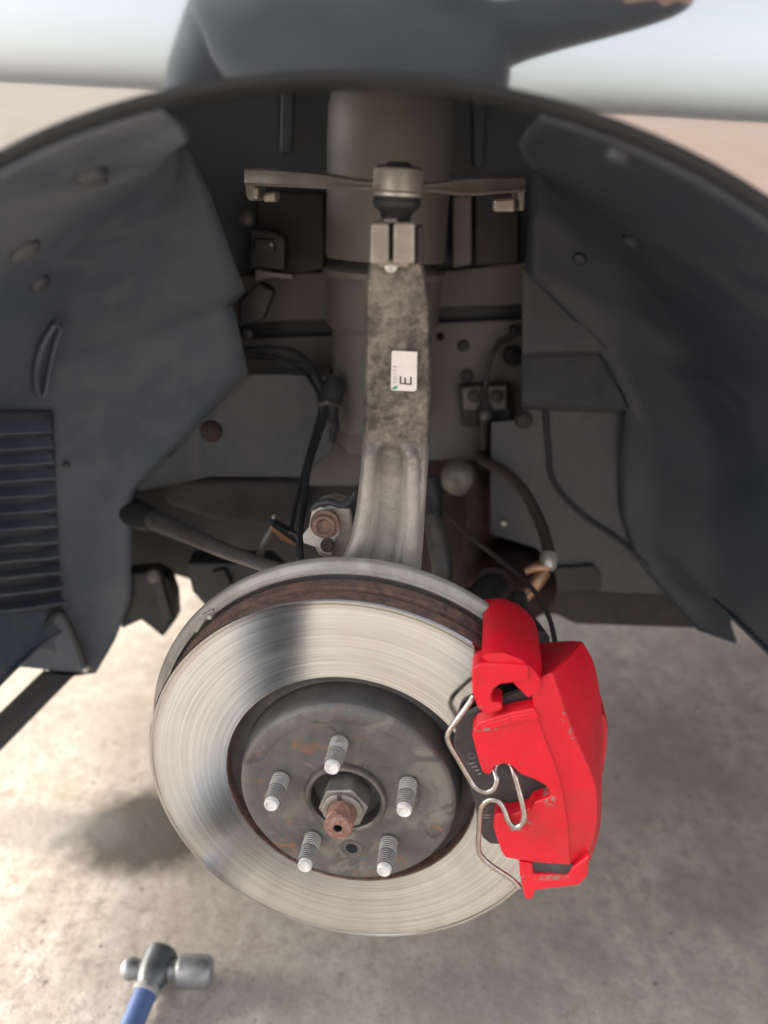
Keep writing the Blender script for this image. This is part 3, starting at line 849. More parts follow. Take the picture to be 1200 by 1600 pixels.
# ================================================================== upper ball joint
bjc = at(621.5, 290, 0.035)
bj = tag(empty('ball_joint', bjc), 'upper ball joint with bright housing ring and black rubber boot', 'ball joint')
def bz(v): return at(621.5, v, 0.035).z
pxm = (at(661, 290, 0.035).x - at(582, 290, 0.035).x) / 79
ctr = (bjc.x, bjc.y)
def turnz(name, prof, mat, parent, n=40):
    b, rg = bm_lathe([(r * pxm, bz(v)) for r, v in prof], n, axis='Z', center=ctr)
    cap(b, rg[0]); cap(b, rg[-1])
    return child_world(build(name, b, mat, None, smooth=40), parent)
turnz('housing', [(36, 300), (39.5, 298), (39.5, 268), (38, 264), (35, 263)], M['alu_clean'], bj)
turnz('top_cap', [(36, 266), (35.5, 262), (33, 259.5), (20, 258.5), (19, 255), (16, 253)], M['black'], bj)
turnz('clip_ring', [(35, 308), (37.5, 306), (37.5, 302), (35, 300)], M['zinc'], bj)
turnz('boot', [(19, 348), (23, 341), (25, 336), (26, 332), (34, 326), (38, 320), (38.5, 314), (36, 311), (37, 308), (34, 305)], M['rubber'], bj)

# ================================================================== upper control arm
uca = tag(empty('upper_control_arm', at(600, 285, 0.1)), 'wide grey upper control arm spreading either side of the ball joint', 'control arm')
def arm_bar(name, secs):
    rows = []
    for (u, v0, v1, Y, w) in secs:
        a0, a1 = at(u, v0, Y), at(u, v1, Y)
        m = (a0 + a1) / 2
        rows.append([a1, a1 + Vector((0, -0.004, 0.002)), m + Vector((0, -0.002, 0)), a0 + Vector((0, -0.004, -0.002)), a0, a0 + Vector((0, w, 0)), a1 + Vector((0, w, 0)), a1])
    rows = [list(r) for r in zip(*[catmull(list(x), 4) for x in zip(*rows)])]
    return child_world(build(name, bm_grid(rows), M['arm'], None, smooth=40), uca)
arm_bar('arm', [(600, 281, 297, 0.03, 0.02), (560, 279, 297, 0.05, 0.022), (510, 270, 295, 0.085, 0.026), (440, 264, 292, 0.135, 0.03), (383, 262, 289, 0.19, 0.035)])
arm_bar('arm', [(640, 283, 299, 0.03, 0.02), (680, 283, 301, 0.05, 0.022), (730, 276, 306, 0.09, 0.026), (780, 275, 303, 0.135, 0.03), (820, 275, 300, 0.185, 0.035)])
for (u0, u1, v0, v1) in ((379, 406, 264, 314), (806, 822, 276, 330)):
    f = [at(u, v, 0.192) for u, v in ((u0, v0), (u1, v0), (u1 - 2, v1), (u0 + 5, v1))]
    child_world(build('bushing_sleeve', bm_prism(f, [p + Vector((0, 0.04, 0)) for p in f]), M['arm'], None, bevel=0.005, bseg=4), uca)
for (u0, u1, v0, v1) in ((395, 404, 290, 312), (772, 806, 308, 332), (410, 432, 298, 316)):
    f = [at(u, v, 0.188) for u, v in ((u0, v0 + 3), (u1, v0), (u1, v1), (u0, v1))]
    child_world(build('bolt_end', bm_prism(f, [p + Vector((0, 0.02, 0)) for p in f]), M['alu_clean'], None, bevel=0.003, bseg=3), uca)

# ================================================================== small gear in the wheel house, liner side
hs_ = tag(empty('sensor_box', at(420, 400, 0.34)), 'dark plastic sensor box bolted beside the shock tower', 'sensor')
panel('case', [(388, 355, 0.350), (432, 362, 0.350), (446, 372, 0.350), (446, 425, 0.350), (388, 420, 0.350)], M['black'], hs_, 0.03, 0.004)
panel('lid', [(396, 372, 0.345), (428, 374, 0.345), (428, 398, 0.345), (396, 398, 0.345)], M['trim'], hs_, 0.008, 0.002)
panel('connector', [(398, 420, 0.345), (430, 425, 0.345), (458, 428, 0.345), (458, 437, 0.345), (425, 434, 0.345), (398, 440, 0.345)], M['rod'], hs_, 0.02, 0.002)
panel('foot', [(372, 470, 0.350), (405, 440, 0.350), (430, 455, 0.350), (412, 500, 0.350), (372, 512, 0.350)], M['black'], hs_, 0.02, 0.004)
facing_disc('stud', 384, 341, 0.335, 0.008, 0.006, M['rod'], hs_)
facing_disc('stud', 387, 522, 0.40, 0.006, 0.004, M['rod'], hs_)
facing_disc('stud', 424, 382, 0.344, 0.002, 0.002, M['zinc'], hs_)

def cable(name, pts, r, mat, label, cat='cable', n=8):
    o = build(name, bm_tube([at(*p) for p in pts], r, n), M[mat])
    return tag(o, label, cat)
cable('sensor_cable', [(376, 547, 0.38), (430, 546, 0.37), (465, 553, 0.36), (492, 580, 0.34), (507, 612, 0.32), (510, 640, 0.29), (498, 680, 0.26), (482, 730, 0.22), (474, 790, 0.18), (468, 840, 0.13), (470, 895, 0.10)], 0.0036, 'black', 'thicker black sensor cable curving down behind the knuckle')
cable('sensor_cable', [(378, 550, 0.385), (430, 558, 0.375), (470, 578, 0.36), (495, 610, 0.335), (500, 640, 0.31), (487, 690, 0.28), (474, 740, 0.24), (462, 790, 0.2), (455, 830, 0.17)], 0.0024, 'black', 'thinner black cable hanging just inside the thicker one')
cable('thin_wire', [(452, 832, 0.15), (463, 838, 0.13), (467, 855, 0.12), (466, 872, 0.11), (461, 890, 0.10)], 0.0016, 'rod', 'thin grey wire dropping behind the disc from the orange connector', 'wire')
gr = tag(empty('cable_grommet', at(518, 620, 0.30)), 'black rubber cable grommet left of the label on the knuckle', 'grommet')
child_world(build('grommet_body', bm_tube([at(523, 588, 0.315), at(520, 610, 0.31), at(514, 640, 0.30), at(522, 665, 0.30), at(518, 690, 0.30)], [0.008, 0.013, 0.011, 0.006, 0.003], 12), M['black'], None), gr)
child_world(build('clip_band', bm_tube([at(500, 632, 0.298), at(512, 628, 0.286), at(528, 634, 0.298)], 0.0028, 8), M['rod'], None), gr)
con = tag(empty('orange_connector', at(445, 838, 0.16)), 'small plug with a coppery edge hanging left of the rusty bolts', 'connector')
f = [at(u, v, 0.155) for u, v in ((421, 823, ), (426, 818), (450, 830), (468, 842), (463, 854), (440, 842))]
child_world(build('plug', bm_prism(f, [p + Vector((0, 0.012, 0)) for p in f]), M['black'], None, bevel=0.001), con)
f = [at(u, v, 0.151) for u, v in ((421, 825), (424, 822), (446, 838), (464, 850), (462, 855), (438, 843))]
child_world(build('copper_edge', bm_prism(f, [p + Vector((0, 0.004, 0)) for p in f]), M['brass'], None, bevel=0.0006), con)
facing_disc('pin', 428, 808, 0.155, 0.0022, 0.003, M['zinc'], con)

tie = tag(empty('tie_rod', at(330, 850, 0.2)), 'grey steel tie rod running from the liner opening to the disc', 'tie rod')
child_world(build('rod', bm_tube([at(225, 808, 0.33), at(250, 816, 0.30), at(300, 838, 0.24), at(350, 860, 0.19), at(400, 878, 0.15), at(450, 895, 0.12)], [0.012, 0.012, 0.0095, 0.008, 0.007, 0.007], 14), M['rod'], None), tie)
child_world(build('rod_boot', bm_tube([at(196, 795, 0.36), at(222, 806, 0.335), at(240, 813, 0.31)], [0.018, 0.017, 0.013], 14), M['rubber'], None), tie)
cable('link_rod', [(404, 876, 0.17), (412, 850, 0.165), (428, 822, 0.16)], 0.0042, 'rod', 'short grey link rod rising from the tie rod', 'link rod')

lca = tag(empty('lower_control_arm', at(260, 930, 0.3)), 'black lower control arm with ribs behind the left edge of the disc', 'control arm')
def slab(name, px, Y, dY, mat, parent, bev=0.004):
    f = [at(u, v, Y) for u, v in px]
    return child_world(build(name, bm_prism(f, [p + Vector((0, dY, 0)) for p in f]), mat, None, bevel=bev, bseg=3), parent)
slab('web', [(188, 898), (240, 893), (262, 905), (272, 935), (274, 970), (254, 997), (240, 985), (220, 970), (188, 985)], 0.345, 0.03, M['rubber'], lca)
slab('web', [(290, 880), (420, 880), (440, 900), (340, 935), (322, 950), (300, 925)], 0.30, 0.04, M['black'], lca)
slab('rib', [(238, 900), (250, 897), (268, 965), (256, 985)], 0.337, 0.01, M['black'], lca, 0.002)
slab('rib', [(330, 895), (350, 890), (362, 915), (340, 930)], 0.292, 0.01, M['dark_iron'], lca, 0.002)
facing_disc('bolt', 240, 900, 0.335, 0.010, 0.006, M['rod'], lca)

# ================================================================== small gear, caliper side
hb = tag(empty('hose_bracket', at(760, 635, 0.38)), 'small metal bracket with two bolts holding the brake line', 'bracket')
panel('backing', [(718, 602, 0.398), (798, 598, 0.398), (800, 660, 0.398), (790, 668, 0.398), (722, 668, 0.398)], M['dark_iron'], hb, 0.012, 0.003)
panel('bolt_pad', [(722, 607, 0.388), (750, 604, 0.388), (752, 625, 0.388), (744, 642, 0.388), (724, 642, 0.388)], M['body'], hb, 0.012, 0.003)
panel('bolt_pad', [(764, 604, 0.388), (792, 602, 0.388), (793, 640, 0.388), (772, 643, 0.388), (764, 625, 0.388)], M['body'], hb, 0.012, 0.003)
for u in (741, 776):
    o = facing_disc('bolt', u, 619, 0.385, 0.008, 0.005, M['dark_iron'], hb)
facing_disc('line_nut', 759, 650, 0.384, 0.008, 0.006, M['rod'], hb)
facing_disc('side_nut', 819, 657, 0.345, 0.010, 0.006, M['dark_iron'], hb)
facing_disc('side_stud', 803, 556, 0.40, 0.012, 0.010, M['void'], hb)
cable('brake_line', [(830, 518, 0.40), (805, 522, 0.40), (782, 534, 0.40), (769, 555, 0.395), (762, 580, 0.392), (759, 605, 0.388)], 0.0034, 'black', 'short black brake line bending down into the two-bolt bracket', 'brake line')
facing_disc('line_clip', 802, 514, 0.398, 0.005, 0.006, M['black'], hb)
hose = tag(empty('brake_hose', at(858, 870, 0.2)), 'black rubber brake hose arching down to the coppery fitting', 'brake hose')
child_world(build('hose', bm_tube([at(757, 655, 0.385), at(756, 690, 0.385), at(752, 712, 0.375), at(760, 722, 0.35), at(790, 738, 0.32), at(820, 770, 0.29), at(842, 812, 0.26), at(854, 846, 0.235), at(858, 868, 0.22)], 0.0065, 12), M['hose'], None), hose)
child_world(build('crimp_sleeve', bm_turn(at(858, 864, 0.222), at(855, 890, 0.21), [(0, 0.0075), (0.004, 0.0095), (0.014, 0.0095), (0.018, 0.0075)], 16), M['zinc'], None), hose)
child_world(build('banjo_arm', bm_tube([at(856, 884, 0.212), at(838, 886, 0.21), at(820, 893, 0.208)], [0.006, 0.0055, 0.004], 10, flat=0.7), M['brass'], None), hose)
child_world(build('banjo_fitting', bm_tube([at(852, 892, 0.212), at(836, 912, 0.205), at(815, 935, 0.20), at(806, 945, 0.195)], [0.007, 0.0085, 0.008, 0.006], 10), M['brass'], None), hose)
child_world(build('feed_pipe', bm_tube([at(812, 930, 0.20), at(812, 955, 0.18), at(835, 985, 0.15), at(845, 1000, 0.12)], 0.009, 10), M['dark_iron'], None), hose)
cable('speed_sensor_wire', [(690, 795, 0.30), (725, 830, 0.27), (765, 862, 0.24), (805, 895, 0.21), (836, 925, 0.18), (858, 965, 0.15), (868, 1005, 0.11)], 0.0026, 'hose', 'thin dark wire running diagonally down to the red caliper', 'wire')
link_ = tag(empty('drop_link', at(735, 850, 0.34)), 'rusty brown drop link with a pale round end right of the knuckle', 'drop link')
p = at(718, 748, 0.375)
child_world(build('ball_end', bm_turn(p, p + Vector((0.05, -1, 0.1)), [(-0.03, 0.012), (-0.02, 0.021), (-0.006, 0.023), (0.004, 0.021), (0.011, 0.014), (0.014, 0.004)], 20), M['arm'], None), link_)
child_world(build('shaft', bm_tube([at(735, 740, 0.38), at(742, 790, 0.365), at(740, 850, 0.35), at(730, 930, 0.33)], [0.012, 0.010, 0.013, 0.016], 12), M['rust_dark'], None), link_)
child_world(build('bush_cover', bm_tube([at(757, 665, 0.40), at(757, 705, 0.395), at(752, 760, 0.39)], [0.006, 0.007, 0.008], 10), M['rust_dark'], None), link_)
fork = tag(empty('shock_fork', at(685, 860, 0.3)), 'grey shock absorber fork leg beside the right edge of the knuckle', 'shock fork')
child_world(build('leg', bm_tube([at(672, 800, 0.30), at(686, 850, 0.28), at(692, 900, 0.26), at(690, 960, 0.25)], [0.010, 0.013, 0.012, 0.012], 12), M['rod'], None), fork)
child_world(build('collar', bm_tube([at(668, 745, 0.31), at(672, 775, 0.305), at(676, 810, 0.30)], [0.014, 0.016, 0.012], 12), M['black'], None), fork)
boot = tag(empty('driveshaft_boot', at(790, 900, 0.34)), 'dark maroon ribbed driveshaft boot behind the caliper', 'boot')
c0, c1 = at(800, 905, 0.42), at(770, 920, 0.25)
L = (c1 - c0).length
prof = [(0, 0.062)]
for k in range(1, 9):
    prof.append((L * k / 9, (0.064 - 0.004 * k) if k % 2 else (0.054 - 0.004 * k)))
prof.append((L, 0.024))
child_world(build('bellows', bm_turn(c0, c1, prof, 32), M['maroon'], None, smooth=80), boot)
child_world(build('shaft', bm_turn(c1, at(690, 985, 0.10), [(-0.01, 0.018), (0.12, 0.018)], 20), M['dark_iron'], None), boot)

# ================================================================== brake rotor
rot = tag(wheel_empty('brake_rotor'), 'large worn steel brake disc with rusty rim and grey hat', 'brake disc')
prof = [(0.1092, 0.0125), (0.1090, 0.0012), (0.1098, 0.0), (0.1765, 0.0), (0.1775, -0.0006), (0.1796, -0.0006), (0.1806, 0.0006), (0.1808, 0.0135), (0.165, 0.0140)]
b, rg = bm_lathe(prof, 192, mi=[1, 1, 0, 0, 0, 0, 1, 1])
build('friction_ring', b, [M['steel'], M['rust']], rot, smooth=30)
prof = [(0.150, 0.0215), (0.1808, 0.0222), (0.1810, 0.0345), (0.1800, 0.0355), (0.110, 0.0358), (0.105, 0.030)]
b, rg = bm_lathe(prof, 192, mi=[0] * 5)
build('inboard_ring', b, [M['rust']], rot, smooth=30)
vane_me = None
for k in range(44):
    a = 2 * math.pi * k / 44
    if vane_me is None:
        b = bm_box(0.150, 0.0178, 0, 0.044, 0.0085, 0.006)
        o = build('vane', b, M['rust_dark'], rot, smooth=0)
        vane_me = o.data
    else:
        o = link(bpy.data.objects.new('vane', vane_me), rot)
    o.rotation_euler = (0, -a, 0)
prof = [(0.1092, 0.0125), (0.1060, 0.0142), (0.1000, 0.0142), (0.0970, 0.0125), (0.0955, 0.006), (0.0940, -0.006), (0.0925, -0.0115), (0.0898, -0.0146), (0.0885, -0.0153), (0.0780, -0.0153), (0.0768, -0.0146), (0.0760, -0.0144), (0.0345, -0.0144), (0.0335, -0.0135), (0.0332, 0.01)]
b, rg = bm_lathe(prof, 128, mi=[1, 1, 1, 1, 1, 1, 0, 0, 0, 0, 0, 0, 0, 0])
build('hat', b, [M['hat'], M['hat_side']], rot, smooth=35)
sc = (0.0067, -0.0565)
b, rg = bm_lathe([(0.0100, -0.0141), (0.0096, -0.0150), (0.0085, -0.0150), (0.0055, -0.0142)], 28, center=sc)
h_ = build('screw_seat', b, M['hub'], rot)
b, rg = bm_lathe([(0.0055, -0.01435), (0.0050, -0.01465)], 20, center=sc)
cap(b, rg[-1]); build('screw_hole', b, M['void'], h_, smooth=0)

# ================================================================== hub with studs and axle
hub = tag(wheel_empty('wheel_hub'), 'wheel hub centre with five bare wheel studs standing through the disc', 'wheel hub')
prof = [(0.0330, 0.0), (0.0352, -0.0138), (0.0352, -0.0175), (0.0340, -0.0195), (0.0318, -0.0198), (0.0300, -0.0182), (0.0292, -0.012), (0.0285, -0.0065), (0.0, -0.006)]
b, rg = bm_lathe(prof, 64, mi=[0, 0, 0, 0, 0, 1, 1, 1])
bmesh.ops.remove_doubles(b, verts=b.verts, dist=1e-6)
build('pilot_ring', b, [M['hub'], M['hat_side']], hub, smooth=40)
stud_me = None
for k in range(5):
    a = PHASE + math.pi / 2 + k * 2 * math.pi / 5
    cx, cz = 0.05715 * math.cos(a), 0.05715 * math.sin(a)
    if stud_me is None:
        prof, mi = [(0.0086, -0.0142), (0.0084, -0.0156), (0.0068, -0.0160)], [2, 2]
        y = -0.0160
        while y > -0.0275:
            prof += [(0.0075, y - 0.0003), (0.0075, y - 0.0015), (0.0064, y - 0.0019), (0.0064, y - 0.0022)]; mi += [0, 0, 3, 3]; y -= 0.0022
        prof += [(0.0070, y - 0.0008)]; mi += [1]
        y -= 0.0008
        while y > -0.0425:
            prof += [(0.0072, y - 0.0003), (0.0072, y - 0.0014), (0.0061, y - 0.0019), (0.0061, y - 0.0022)]; mi += [1, 1, 3, 3]; y -= 0.0022
        prof += [(0.0060, y - 0.0010), (0.0059, y - 0.0036), (0.0054, y - 0.0044), (0.0045, y - 0.0044), (0.0036, y - 0.0036), (0.0006, y - 0.0034)]
        mi += [0, 0, 0, 0, 0, 0]
        b, rg = bm_lathe(prof, 28, mi=mi)
        cap(b, rg[-1], 0)
        o = build('wheel_stud', b, [M['stud_white'], M['stud_grey'], M['hub'], M['rod']], hub, smooth=30)
        stud_me = o.data
    else:
        o = link(bpy.data.objects.new('wheel_stud', stud_me), hub)
    o.location = (cx, 0, cz)
    o.rotation_euler = (0, random.uniform(0, 6.28), 0)
nut = tag(wheel_empty('axle_nut'), 'dull hexagonal axle nut in the middle of the hub', 'nut')
b = bmesh.new()
ring = lambda rr, y, n=6, a0=R(12): [Vector((rr * math.cos(a0 + 2 * math.pi * k / n), y, rr * math.sin(a0 + 2 * math.pi * k / n))) for k in range(n)]
bm_prism(ring(0.0215, -0.0285), ring(0.0215, -0.006), b)
build('hex_body', b, M['nut'], nut, bevel=0.0018, bseg=3)
b, rg = bm_lathe([(0.0175, -0.027), (0.0172, -0.0315), (0.0160, -0.0325), (0.0125, -0.0325), (0.0122, -0.027)], 40)
build('stake_collar', b, M['nut'], nut)
for k in range(2):
    a = R(100 + 180 * k)
    build('stake_notch', bm_box(0.0150 * math.cos(a), -0.0318, 0.0150 * math.sin(a), 0.004, 0.003, 0.003, M=Matrix.Rotation(-a, 3, 'Y')), M['rust_dark'], nut, smooth=0)
ax = tag(wheel_empty('axle_end'), 'rusty threaded axle end poking out of the hub nut', 'axle')
prof = [(0.0120, -0.020)]
y = -0.0325
prof.append((0.0120, y))
while y > -0.0455:
    prof += [(0.0119, y - 0.0005), (0.0119, y - 0.0008), (0.0110, y - 0.0014)]
    y -= 0.0014
prof += [(0.0119, y - 0.0004), (0.0119, y - 0.0026), (0.0108, y - 0.0042), (0.0045, y - 0.0044), (0.0036, y - 0.0036)]
b, rg = bm_lathe(prof, 40)
build('threaded_stub', b, M['rust_orange'], ax, smooth=40)
b, rg = bm_lathe([(0.0037, y - 0.0037), (0.0030, y + 0.004), (0.0, y + 0.006)], 20)
bmesh.ops.remove_doubles(b, verts=b.verts, dist=1e-6)
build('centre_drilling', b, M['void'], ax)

# ================================================================== dust shield
ds = tag(wheel_empty('dust_shield'), 'pale sheet steel dust shield edge curving behind the disc', 'dust shield')
prof = [(0.1862, 0.0375), (0.1868, 0.0385), (0.1885, 0.0400), (0.1920, 0.0415), (0.1935, 0.0430), (0.1938, 0.0470), (0.1880, 0.0500), (0.120, 0.0540)]
b, rg = bm_lathe(prof, 120, R(52), R(196))
build('rim_flange', b, M['shield'], ds, smooth=60, solid=-0.0012)
b, rg = bm_lathe([(0.1842, 0.0372), (0.1860, 0.0368), (0.1868, 0.0378), (0.1850, 0.0386)], 120, R(52), R(196))
build('rolled_edge', b, M['zinc'], ds, smooth=60)
tabp = [rp(u, v, 0.036) for u, v in ((298, 985), (314, 962), (332, 952), (336, 960), (322, 968), (308, 990))]
build('bent_tab', bm_prism(tabp, [p + Vector((0, 0.006, 0)) for p in tabp]), M['shield'], ds, bevel=0.0008)
pp = rp(328, 964, 0.034)
build('rivet', bm_turn(pp, pp + Vector((0, -1, 0)), [(-0.004, 0.003), (0, 0.003), (0.0015, 0.0018)], 12), M['zinc'], ds)

# ================================================================== brake caliper
cal = tag(wheel_empty('brake_caliper'), 'bright red painted brake caliper gripping the right side of the disc', 'brake caliper')
face = [(746, 1131), (762, 1125), (800, 1114), (836, 1107), (850, 1150), (866, 1190), (879, 1232), (888, 1290), (893, 1353), (860, 1351), (810, 1345), (789, 1341), (783, 1331), (771, 1294), (773, 1276), (779, 1272), (800, 1273), (827, 1266), (834, 1255), (858, 1247), (862, 1240), (853, 1229), (836, 1219), (814, 1211), (799, 1197), (786, 1194), (773, 1199), (769, 1208), (763, 1212), (754, 1208), (748, 1190), (738, 1152), (739, 1139)]
build('finger_plate', prism_wheel(face, -0.0285, -0.0136), M['red'], cal, bevel=0.0022, bseg=4)
# raised upper shoulder of the finger plate
sh = [(750, 1134), (800, 1119), (838, 1112), (842, 1124), (800, 1131), (752, 1146)]
f = [rp(u, v, y) for (u, v), y in zip(sh, (-0.0288, -0.0288, -0.0288, -0.0305, -0.0305, -0.0305))]
build('shoulder', bm_prism(f, [Vector((p.x, -0.020, p.z)) for p in f]), M['red'], cal, bevel=0.001, bseg=2)
c0 = [(833, 1074), (838, 1107), (851, 1150), (866, 1190), (880, 1232), (889, 1290), (894, 1352)]
c1 = [(862, 1050), (876, 1092), (893, 1139), (911, 1180), (931, 1230), (931, 1295), (913, 1351)]
c2 = [(910, 1001), (928, 1035), (938, 1085), (940, 1145), (941, 1212), (937, 1290), (922, 1342)]
secs = []
def catm2(tab, per=5):
    return [(v.x, v.y) for v in catmull([Vector((u, v, 0)) for u, v in tab], per)]
for p0, p1, p2 in zip(catm2(c0), catm2(c1), catm2(c2)):
    a = rp(p0[0] - 4, p0[1], -0.0262); bb = rp(*p1, -0.0225); c = rp(*p2, 0.045)
    am = (a + bb) / 2 + Vector((-0.0006, 0.0008, 0))
    bc = (bb + c) / 2 + Vector((0.0015, -0.0015, 0.001))
    rad = math.hypot(c.x, c.z)
    d = Vector((c.x / rad, 0, c.z / rad))
    e = c - d * 0.004 + Vector((0, 0.022, -0.011))
    g = Vector((d.x * 0.190, 0.070, d.z * 0.190))
    ra = math.hypot(a.x, a.z)
    h = Vector((a.x / ra * max(0.1885, ra + 0.001), 0.038, a.z / ra * max(0.1885, ra + 0.001)))
    i = Vector((h.x, -0.006, h.z))
    j = Vector((a.x + 0.0005, -0.0140, a.z))
    secs.append([a, am, bb, bc, c, e, g, h, i, j])
b = bmesh.new()
vs = [[b.verts.new(p) for p in s_] for s_ in secs]
n = len(secs[0])
for k in range(len(vs) - 1):
    for q in range(n):
        b.faces.new((vs[k][q], vs[k][(q + 1) % n], vs[k + 1][(q + 1) % n], vs[k + 1][q]))
b.faces.new(vs[0][::-1]); b.faces.new(vs[-1])
build('bridge', b, M['red'], cal, smooth=18, bevel=0.0018, bseg=3)
lugp = [(915, 1118), (930, 1110), (946, 1120), (951, 1138), (948, 1175), (943, 1207), (936, 1242), (920, 1240), (905, 1180)]
build('rear_lug', prism_wheel(lugp, 0.055, 0.090), M['red'], cal, bevel=0.003, bseg=3)
pc = rp(860, 1215, 0.09)
b = bm_turn(Vector((0.165, 0.050, 0.055)), Vector((0.165, 0.12, 0.055)), [(0, 0.030), (0.045, 0.030), (0.055, 0.026), (0.058, 0.01)], 28)
build('piston_housing', b, M['red'], cal)
# upper carrier: an arm over the rim and the hooked block in front
def polar(r_, deg, y): return Vector((r_ * math.cos(R(deg)), y, r_ * math.sin(R(deg))))
sec = [(0.1890, 58.5), (0.1955, 58.0), (0.2040, 55.5), (0.2085, 52.0), (0.2095, 49.0), (0.2080, 46.0), (0.2020, 44.0), (0.1890, 43.6), (0.1890, 51)]
stn = [(-0.027, -0.002), (-0.012, 0.0012), (0.012, 0.0005), (0.040, 0.0), (0.058, -0.002), (0.063, -0.006)]
b = bmesh.new()
vs = [[b.verts.new(polar(max(0.1885, r_ + (dr if r_ > 0.192 else 0)), g, y)) for r_, g in sec] for y, dr in stn]
n = len(sec)
for k in range(len(vs) - 1):
    for q in range(n):
        b.faces.new((vs[k][q], vs[k][(q + 1) % n], vs[k + 1][(q + 1) % n], vs[k + 1][q]))
b.faces.new(vs[0][::-1]); b.faces.new(vs[-1])
carm = build('arm', b, M['red'], None, smooth=38, bevel=0.002, bseg=3)
hook = [(737, 1046), (745, 1039), (753, 1037), (790, 1038), (826, 1040), (827, 1064), (800, 1068), (782, 1070), (771, 1078), (767, 1088), (769, 1098), (785, 1100), (785, 1110), (766, 1117), (754, 1113), (746, 1107), (738, 1083)]
carrier = build('carrier', prism_wheel(hook, -0.0295, -0.0090), M['red'], cal, bevel=0.0022, bseg=4)
carm.parent = carrier
foot = [(811, 1347), (832, 1350), (834, 1367), (860, 1368), (888, 1370), (895, 1357), (921, 1338), (919, 1369), (904, 1384), (870, 1388), (836, 1392), (833, 1404), (826, 1407), (820, 1404), (816, 1385), (812, 1369)]
build('foot', prism_wheel(foot, -0.0290, -0.0070), M['red'], carrier, bevel=0.0018, bseg=3)
sec = [(0.1892, -16.5), (0.1892, -7.0), (0.205, -7.0), (0.2110, -9.0), (0.2110, -15.0), (0.205, -16.5)]
build('arm', bm_prism([polar(r_, g, -0.012) for r_, g in sec], [polar(r_, g, 0.063) for r_, g in sec]), M['red'], carrier, bevel=0.003, bseg=3)
build('slot_shade_plate', prism_wheel([(831, 1346), (896, 1350), (891, 1372), (832, 1370)], -0.0262, -0.0200), M['pad'], carrier, bevel=0.0006)  # dark plate set in the foot slot, shade painted as a solid
b = bm_turn(polar(0.197, 40, 0.0), polar(0.190, 34, 0.0), [(0, 0.006), (0.008, 0.006), (0.009, 0.0075), (0.022, 0.0075)], 18)
build('guide_sleeve', b, M['pad'], cal)

pad = tag(wheel_empty('brake_pad'), 'black outer brake pad plate between the red caliper and the disc', 'brake pad')
pp = [(717, 1128), (722, 1120), (740, 1112), (770, 1098), (838, 1072), (860, 1130), (884, 1232), (890, 1340), (800, 1343), (786, 1320), (766, 1319), (755, 1310), (749, 1296), (743, 1262), (736, 1236), (716, 1190), (708, 1160)]
build('backing_plate', prism_wheel(pp, -0.0132, -0.0068), M['pad'], pad, bevel=0.0012)
fp = [(724, 1140), (745, 1122), (800, 1105), (836, 1100), (852, 1150), (868, 1232), (876, 1330), (800, 1335), (765, 1308), (757, 1296), (751, 1262), (744, 1236), (726, 1190)]
build('lining', prism_wheel(fp, -0.0066, -0.0004), M['friction'], pad, bevel=0.001)
spk = rp(737, 1181, -0.0133)
b, rg = bm_lathe([(0.0030, -0.0136), (0.0026, -0.0136), (0.0026, -0.0131)], 20, center=(spk.x, spk.z))
build('stamped_ring', b, M['print'], pad)
for k in range(4):
    u, v = 733 + k * 4.5, 1193 + k * 5.5
    q = [(u, v), (u + 9 - k, v - 2.0), (u + 9 - k, v - 0.4), (u, v + 1.6)]
    build('stamped_line', prism_wheel(q, -0.0135, -0.0131), M['print'], pad, smooth=0)
spk = rp(757, 1264, -0.0133)
b, rg = bm_lathe([(0.0028, -0.0136), (0.0024, -0.0136), (0.0024, -0.0131)], 20, center=(spk.x, spk.z))
build('stamped_ring', b, M['print'], pad)
for k in range(2):
    q = [(753, 1273 + 4 * k), (766, 1273 + 4 * k), (766, 1274.5 + 4 * k), (753, 1274.5 + 4 * k)]
    build('stamped_line', prism_wheel(q, -0.0135, -0.0131), M['print'], pad, smooth=0)

clip = [(740, 1088, -0.014), (733, 1099, -0.017), (720, 1117, -0.020), (708, 1133, -0.022), (700, 1146, -0.023), (701, 1160, -0.023), (718, 1190, -0.0235), (735, 1219, -0.024), (744, 1231, -0.025), (759, 1237, -0.026), (771, 1232, -0.026), (776, 1219, -0.025), (773, 1204, -0.020), (777, 1193, -0.0165), (788, 1188, -0.016), (797, 1194, -0.018), (804, 1211, -0.024), (811, 1236, -0.028), (816, 1256, -0.031), (819, 1276, -0.033), (814, 1288, -0.033), (804, 1292, -0.033), (795, 1284, -0.032), (789, 1268, -0.030), (781, 1254, -0.028), (768, 1249, -0.027), (755, 1256, -0.0265), (750, 1270, -0.026), (748.6, 1296, -0.0255), (747.5, 1324, -0.025), (753, 1339, -0.025), (770, 1354, -0.026), (797, 1372, -0.027), (812, 1386, -0.026)]
sc_ = tag(wheel_empty('spring_clip'), 'bent bright steel spring wire clipped across the red caliper', 'spring clip')
build('bent_wire', bm_tube([rp(*p) for p in clip], 0.00225, 12, per=6), M['wire'], sc_)

